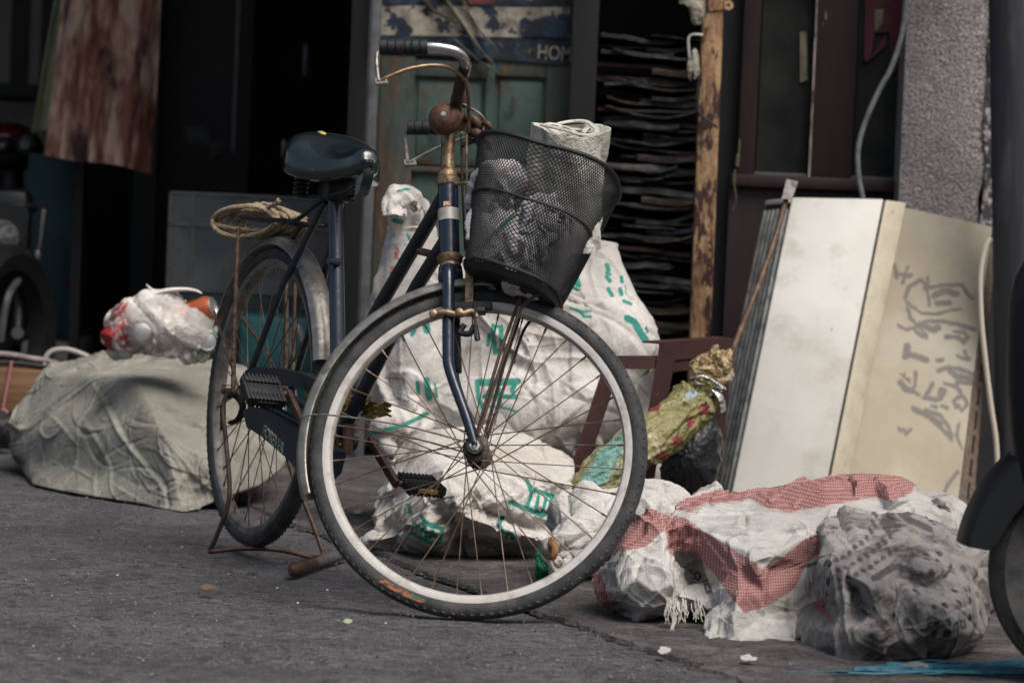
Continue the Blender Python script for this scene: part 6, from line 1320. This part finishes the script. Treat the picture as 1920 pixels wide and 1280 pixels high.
# maroon stool frame
fr_ = thing('stool_frame', 'dark red angle-iron stool frame in front of the white printed sack', 'stool', at(1200, 1000, 9.05) * np.array([1, 1, 0]))
M['red_iron'] = mat('dark_red_iron', (.050, .014, .012), .55, 0, [((.028, .010, .009), 12, .52, .12, 7), ((.16, .07, .05), 60, .66, .05, 6)])
def angle(a, b, w_, th=.004, nm='leg'):
    a, b = np.array(a), np.array(b); d = (b-a)/np.linalg.norm(b-a); y = np.array([0, 1., 0]); y -= d*(y@d); y /= np.linalg.norm(y); x = np.cross(d, y)
    mb = MB().beam(a, b, w_, th, y); mb.beam(a + x*(w_/2) + y*(w_/2+th/2), b + x*(w_/2) + y*(w_/2+th/2), th, w_, y); return mb.build(nm, M['red_iron'], fr_, smooth=False)
def gl(px, py, Y): p = at(px, py, Y); p[2] = max(p[2], .002); return p
angle(at(1146, 688, 8.98), gl(1038, 1024, 8.98), .036); angle(at(1252, 650, 9.02), gl(1188, 1020, 9.02), .040)
angle(at(1360, 640, 9.62), gl(1330, 960, 9.62), .036)
angle(at(1150, 680, 8.99), at(1243, 680, 9.03), .028, nm='rail'); angle(at(1236, 660, 9.03), at(1372, 650, 9.62), .042, nm='rail'); angle(at(1236, 690, 9.06), at(1372, 678, 9.60), .022, nm='rail')
# gilt wrapped bundle
zb6 = lambda x, y: (1000 + x/2.371, 560 + y/2.371)
axp = spline([(*zb6(215, 900), 8.78), (*zb6(360, 740), 8.84), (*zb6(520, 630), 8.9), (*zb6(660, 520), 8.98), (*zb6(735, 455), 9.03), (*zb6(775, 400), 9.06)], 16)
wd = np.interp(np.linspace(0, 1, len(axp)), [0, .2, .45, .7, .85, .94, 1], [34, 40, 44, 42, 36, 26, 24]); P = []
for i, q in enumerate(axp):
    c = at(*q); a2 = at(*axp[min(i+1, len(axp)-1)]); a1 = at(*axp[max(i-1, 0)]); d = a2-a1; d /= np.linalg.norm(d); s1 = np.cross(d, (0, 1, 0)); s1 /= np.linalg.norm(s1); s2 = np.cross(d, s1); row = []
    for k in range(96):
        a = 2*math.pi*k/96; r = wd[i]*pxm(8.9)*(1 + .05*math.sin(3*a+i*.05) + .07*fbm(a*1.6, i*.07, 4, 4)); row.append(c + r*(math.cos(a)*s1 + .9*math.sin(a)*s2))
    P.append(row)
gold = mat('gilt_foil', (.20, .18, .075), .5, .12, [((.16, .14, .045), 9, .52, .1, 6), ((.46, .43, .30), 22, .62, .05, 5), ((.09, .075, .02), 30, .64, .05, 6)], [(45, .010), (120, .003)])
flo = []
for x, y, r in ((770, 505, 26), (705, 560, 20), (640, 635, 26), (580, 700, 24), (525, 765, 22)):
    for a in np.arange(0, math.pi, math.pi/4): flo.append((4.2, [zb6(x - r*math.cos(a+.3), y - r*math.sin(a+.3)), zb6(x + r*math.cos(a+.3), y + r*math.sin(a+.3))]))
flo.append((9, [zb6(525, 500), zb6(560, 488)]))
over(gold, attr_mask(gold, 'teal', 0, 8, 40, 22, .85), (.09, .25, .23)); over(gold, attr_mask(gold, 'redink', 0, .8, 200, 1.5, .95), (.20, .022, .03))
P = np.array(P)[..., :]
bu = thing('gilt_bundle', 'olive-gold foil wrapped bundle with red star flowers leaning on the stool frame', 'bundle', at(*zb6(215, 900), 8.8) * np.array([1, 1, 0]))
cloth_build(P, 'wrapper', gold, bu, ups=1, cr=[dict(n=90, amp=.005, wid=.005, length=.05, seed=31, focus=[at(*zb6(760, 420), 9.0)], fbias=.7), dict(n=120, amp=.0025, wid=.003, length=.025, seed=32)], attrs={'redink': ink(flo, 8.85), 'teal': zone([[zb6(170, 880), zb6(250, 740), (zb6(350, 630)), zb6(400, 600), zb6(400, 690), zb6(330, 800), zb6(250, 900)]], 8.8)})
pf = []
for th in np.linspace(.05, math.pi-.05, 40):
    row = []
    for ph in np.linspace(0, 2*np.pi, 72, endpoint=False):
        d = np.array([math.sin(th)*math.cos(ph), math.sin(th)*math.sin(ph), math.cos(th)]); f = 1 + .10*fbm(d[0]*2, d[1]*2+d[2]*3, 4, 4); row.append(at(*zb6(795, 318), 9.08) + d*f*np.array([.050, .042, .044]))
    pf.append(row)
cloth_build(np.array(pf), 'foil_top', mat('bronze_foil', (.30, .215, .11), .42, .3, [((.50, .42, .28), 25, .56, .05, 5), ((.12, .07, .03), 30, .6, .06, 6)], [(50, .010), (130, .004)]), bu, ups=1, cr=[dict(n=70, amp=.006, wid=.005, length=.03, seed=33)])
mb = MB(); silver = mat('silver_foil', (.55, .54, .52), .28, .7, [((.2, .2, .2), 40, .58, .06, 5)], [(60, .010)])
for L in ([(700, 355), (760, 345), (830, 385), (850, 400)], [(715, 375), (780, 385), (845, 398)], [(800, 400), (835, 440), (845, 500)], [(760, 395), (800, 420), (840, 470)]):
    mb.tube(spline([at(*zb6(x, y), 9.0 + .01*math.sin(x)) for x, y in L], 8), .012, 8, flat=.35)
mb.build('silver_ribbon', silver, bu)
mb = MB().prism([at(*zb6(x, y), 8.93) for x, y in ((672, 425), (715, 400), (735, 425), (690, 455))], (.1, 1, 0), .002); mb.build('price_tag', mat('pale_tag', (.55, .60, .62), .5, 0, [((.10, .25, .35), 120, .56, .05, 3)]), bu, smooth=False)
bag = mat('black_bin_bag', (.012, .013, .014), .28, 0, [((.03, .03, .03), 8, .55, .15, 5)], [(26, .014), (90, .004)])
rag_lump([(1226, 880), (1240, 820), (1270, 785), (1310, 770), (1345, 780), (1352, 840), (1345, 905), (1300, 930), (1240, 930)], 9.6, bag, 'black_bag', 'shiny black bag between the gilt bundle and the ribbed casing', 'bag', .12, .012, 6)
rag_lump([(1006, 1036), (1014, 1028), (1026, 1034), (1040, 1050), (1050, 1062), (1046, 1078), (1030, 1084), (1010, 1090), (1005, 1065)], 8.15, mat('green_foil', (.012, .20, .075), .3, .2, [((.5, .6, .5), 45, .62, .04, 4), ((.0, .08, .03), 40, .58, .08, 5)], [(70, .010)]), 'crumpled_wrapper', 'crumpled bright green wrapper on the ground under the small white sack', 'wrapper', .02, .006, 4)
rag_lump([(1030, 1012), (1038, 1006), (1046, 1020), (1046, 1040), (1036, 1050), (1030, 1030)], 8.02, mat('orange_peel', (.34, .17, .08), .7, 0, [((.18, .07, .04), 40, .55, .08, 4)]), 'orange_scrap', 'orange-brown scrap hanging at the mouth of the small white sack', 'scrap', .008, .003, 4)

# ------------------------------------------------------------------ parked scooter cut off by the right edge
YS = 6.75
scx, scz = xx(2080, 1061, YS), .215
sco = thing('parked_scooter', 'black scooter at the right edge with curved mudguard, nearest the street', 'scooter', (scx, YS, 0))
gloss = mat('black_scooter_paint', (.005, .006, .008), .5, 0, [((.010, .012, .014), 6, .55, .15, 5)], spec=.3)
A = np.eye(4); A[:3, :3] = [[1, 0, 0], [0, 0, -1], [0, 1, 0]]; A[:3, 3] = (scx, YS, scz)
MB().lathe([(.13, -.025), (.16, -.045), (.19, -.048), (.21, -.030), (.214, 0), (.21, .03), (.19, .048), (.16, .045), (.13, .025), (.13, -.025)], A, 72).build('tyre', M['tyre'], sco)
MB().lathe([(.02, -.04), (.05, -.03), (.11, -.015), (.131, -.028), (.131, .028), (.11, .015), (.05, .03), (.02, .04), (.02, -.04)], A, 48).build('rim', M['zinc'], sco)
P = []
for a in np.linspace(math.radians(172), math.radians(40), 40):
    row = []; fl_ = math.sin((math.radians(172)-a)/math.radians(132)*math.pi)**.4
    for t_ in np.linspace(-1, 1, 25):
        y = .075*math.copysign(min(1, abs(t_)*1.5), t_); r = .272 - .012*(abs(t_)/.66)**3 if abs(t_) <= .66 else .26 - (abs(t_)-.66)/.34*(.03 + .03*fl_)
        row.append((scx + r*math.cos(a), YS + y, scz + r*math.sin(a)))
    P.append(row)
P = np.array(P); mb = MB().grid(P); mb.grid((P*[1, 1, 1] + (np.array([scx, YS, scz]) - P)*.02)[:, ::-1]); mb.build('mudguard', gloss, sco, angle=60)
prof = []
for py, xl in ((480, 1925), (520, 1904), (570, 1893), (640, 1887), (720, 1886), (800, 1890), (870, 1898), (930, 1910)):
    prof.append([at(xl, py, YS-.03), at(xl+14, py, YS-.075), at(xl+60, py, YS-.10), at(xl+180, py-10, YS-.05), at(xl+180, py-10, YS+.08), at(xl+60, py, YS+.10), at(xl+14, py, YS+.04)])
loft(prof).build('leg_shield', gloss, sco, angle=50)
MB().tube([at(2040, 900, YS), np.array([scx, YS-.07, scz])], .022, 14).tube([at(2040, 900, YS), np.array([scx, YS+.07, scz])], .022, 14).build('fork', M['zinc'], sco)
MB().tube([at(2010, 420, YS), at(2010, 520, YS)], .03, 14).tube([at(2012, 420, YS-.3), at(2012, 425, YS+.3)], .016, 12).build('handlebar', M['black_metal'], sco)
# blue ropes on the ground in front
M['blue'] = mat('blue_rope', (.006, .12, .17), .5, 0, [((.004, .05, .08), 60, .55, .1, 4)], [(200, .002)])
mb = MB()
def gp(px, py, dz): q = gnd(px, py); return q + np.array([0, 0, dz + .014])
rb = random.Random(3)
for k in range(16):
    x0_ = rb.choice([1470, 1560, 1600, 1640, 1660, 1700, 1740]); y0_ = np.interp(x0_, [1470, 1640, 1740], [1279, 1266, 1254]) + rb.uniform(-2, 5); y1_ = rb.uniform(1251, 1284)
    L = [(x0_ + (1975-x0_)*t, y0_ + (y1_-y0_)*t + rb.uniform(-3.5, 3.5)) for t in np.linspace(0, 1, 6)]
    mb.tube(spline([gp(x, y, .005*rb.random()) for x, y in L], 8), rb.choice([.0018, .0025, .0035]), 7, flat=.7)
tag(mb.build('blue_rope', M['blue']), 'loose strands of blue rope on the ground at the lower right corner', 'rope')
rag_lump([(1655, 1258), (1680, 1246), (1720, 1242), (1748, 1247), (1735, 1256), (1700, 1262)], 6.86, mat('grey_film', (.20, .20, .18), .6, 0, [((.10, .10, .09), 30, .55, .1, 5)]), 'plastic_scrap', 'greyish plastic scrap lying beside the blue rope', 'scrap', .02, .004, 7)
# rod on the ground
a, b = gnd(556, 1080), gnd(650, 1050); z_ = np.array([0, 0, .016])
rod = MB().tube([a + z_, a*.55 + b*.45 + z_, b + z_], .0115, 14).build('iron_rod', mat('grey_rod', (.12, .11, .10), .6, .2, [((.06, .045, .035), 40, .55, .1, 6)])); tag(rod, 'short iron rod with rust-caked end on the road by the front tyre', 'rod')
mb = MB().tube([a + z_ + (a-b)*t for t in np.linspace(.12, -.32, 8)], [.006, .014, .0155, .0145, .015, .0142, .0138, .012], 14); mb.build('rusty_end', M['rust_dark'], rod)
# litter
white_p = mat('litter_paper', (.40, .39, .375), .8, 0, [((.3, .29, .28), 60, .58, .08, 4)])
leaf_g = mat('pale_leaf', (.30, .34, .22), .7); leaf_b = mat('dead_leaf', (.10, .07, .045), .8)
def scrap(px, py, w_, h_, m, nm, lab, cat, grp=None, seed=0):
    c = gnd(px, py) + [0, 0, .016]; r = random.Random(seed); P = []
    for k in range(9):
        a = 2*math.pi*k/9; q = r.uniform(.7, 1.1); P.append(c + np.array([w_*pxm(c[1])*q*math.cos(a), h_*pxm(c[1])*q*math.sin(a)*6, w_*pxm(c[1])*(.25*r.random() + .25*math.sin(a))]))
    mb = MB().prism(P, (0, 0, 1), .0012); return tag(mb.build(nm, m, smooth=False), lab, cat, grp)
scrap(1246, 1237, 15, 4, white_p, 'paper_scrap', 'white paper scrap on the road, left of the other large one', 'paper scrap', seed=1)
scrap(1402, 1252, 16, 3.2, white_p, 'paper_scrap', 'white paper scrap on the road nearest the blue rope', 'paper scrap', seed=2)
scrap(652, 1181, 10, 2.6, leaf_g, 'leaf', 'pale green leaf lying on the road below the front tyre', 'leaf', seed=3)
scrap(392, 1118, 17, 2, leaf_b, 'leaf', 'dark dead leaf lying on the road in front of the kickstand', 'leaf', seed=4)
scrap(672, 972, 9, 3, leaf_g, 'leaf', 'pale leaf on the ground seen through the front wheel', 'leaf', seed=5)
rr = random.Random(12)
for k in range(30):
    x, y = rr.uniform(20, 1500), rr.uniform(1010, 1275)
    if x < 420 and y < 1000: continue
    s_ = rr.uniform(1.2, 3.2); scrap(x, y, s_, s_*.32, white_p if rr.random() < .6 else leaf_b, 'litter_fleck', 'tiny fleck of litter on the road', 'litter', 'flecks of litter scattered on the road', 100+k)
# unseen building behind the camera, added to close off the low sky
mb = MB(); mb.box((-16, -12, 0), (16, -9, 4.4)); ob = thing('opposite_building', 'unseen grey building across the street, added to block low sky light', 'building', (0, -9, 0))
mb.build('wall', mat('grey_render', (.16, .155, .15), .9, 0, [((.10, .10, .10), 2, .5, .2, 5)]), ob, smooth=False)
mb = MB()
for k in range(6): mb.box((-13 + k*5, -8.999, .6), (-11 + k*5, -8.97, 2.4))
mb.build('shutters', M['dark_wood'], ob, smooth=False)
mb = MB(); mb.box((-6, 10.8, 3.342), (6, 11.4, 8)); shp(mb, 'upper_wall', M['soot'], smooth=False)  # unseen upper storey, added to block sky light from behind
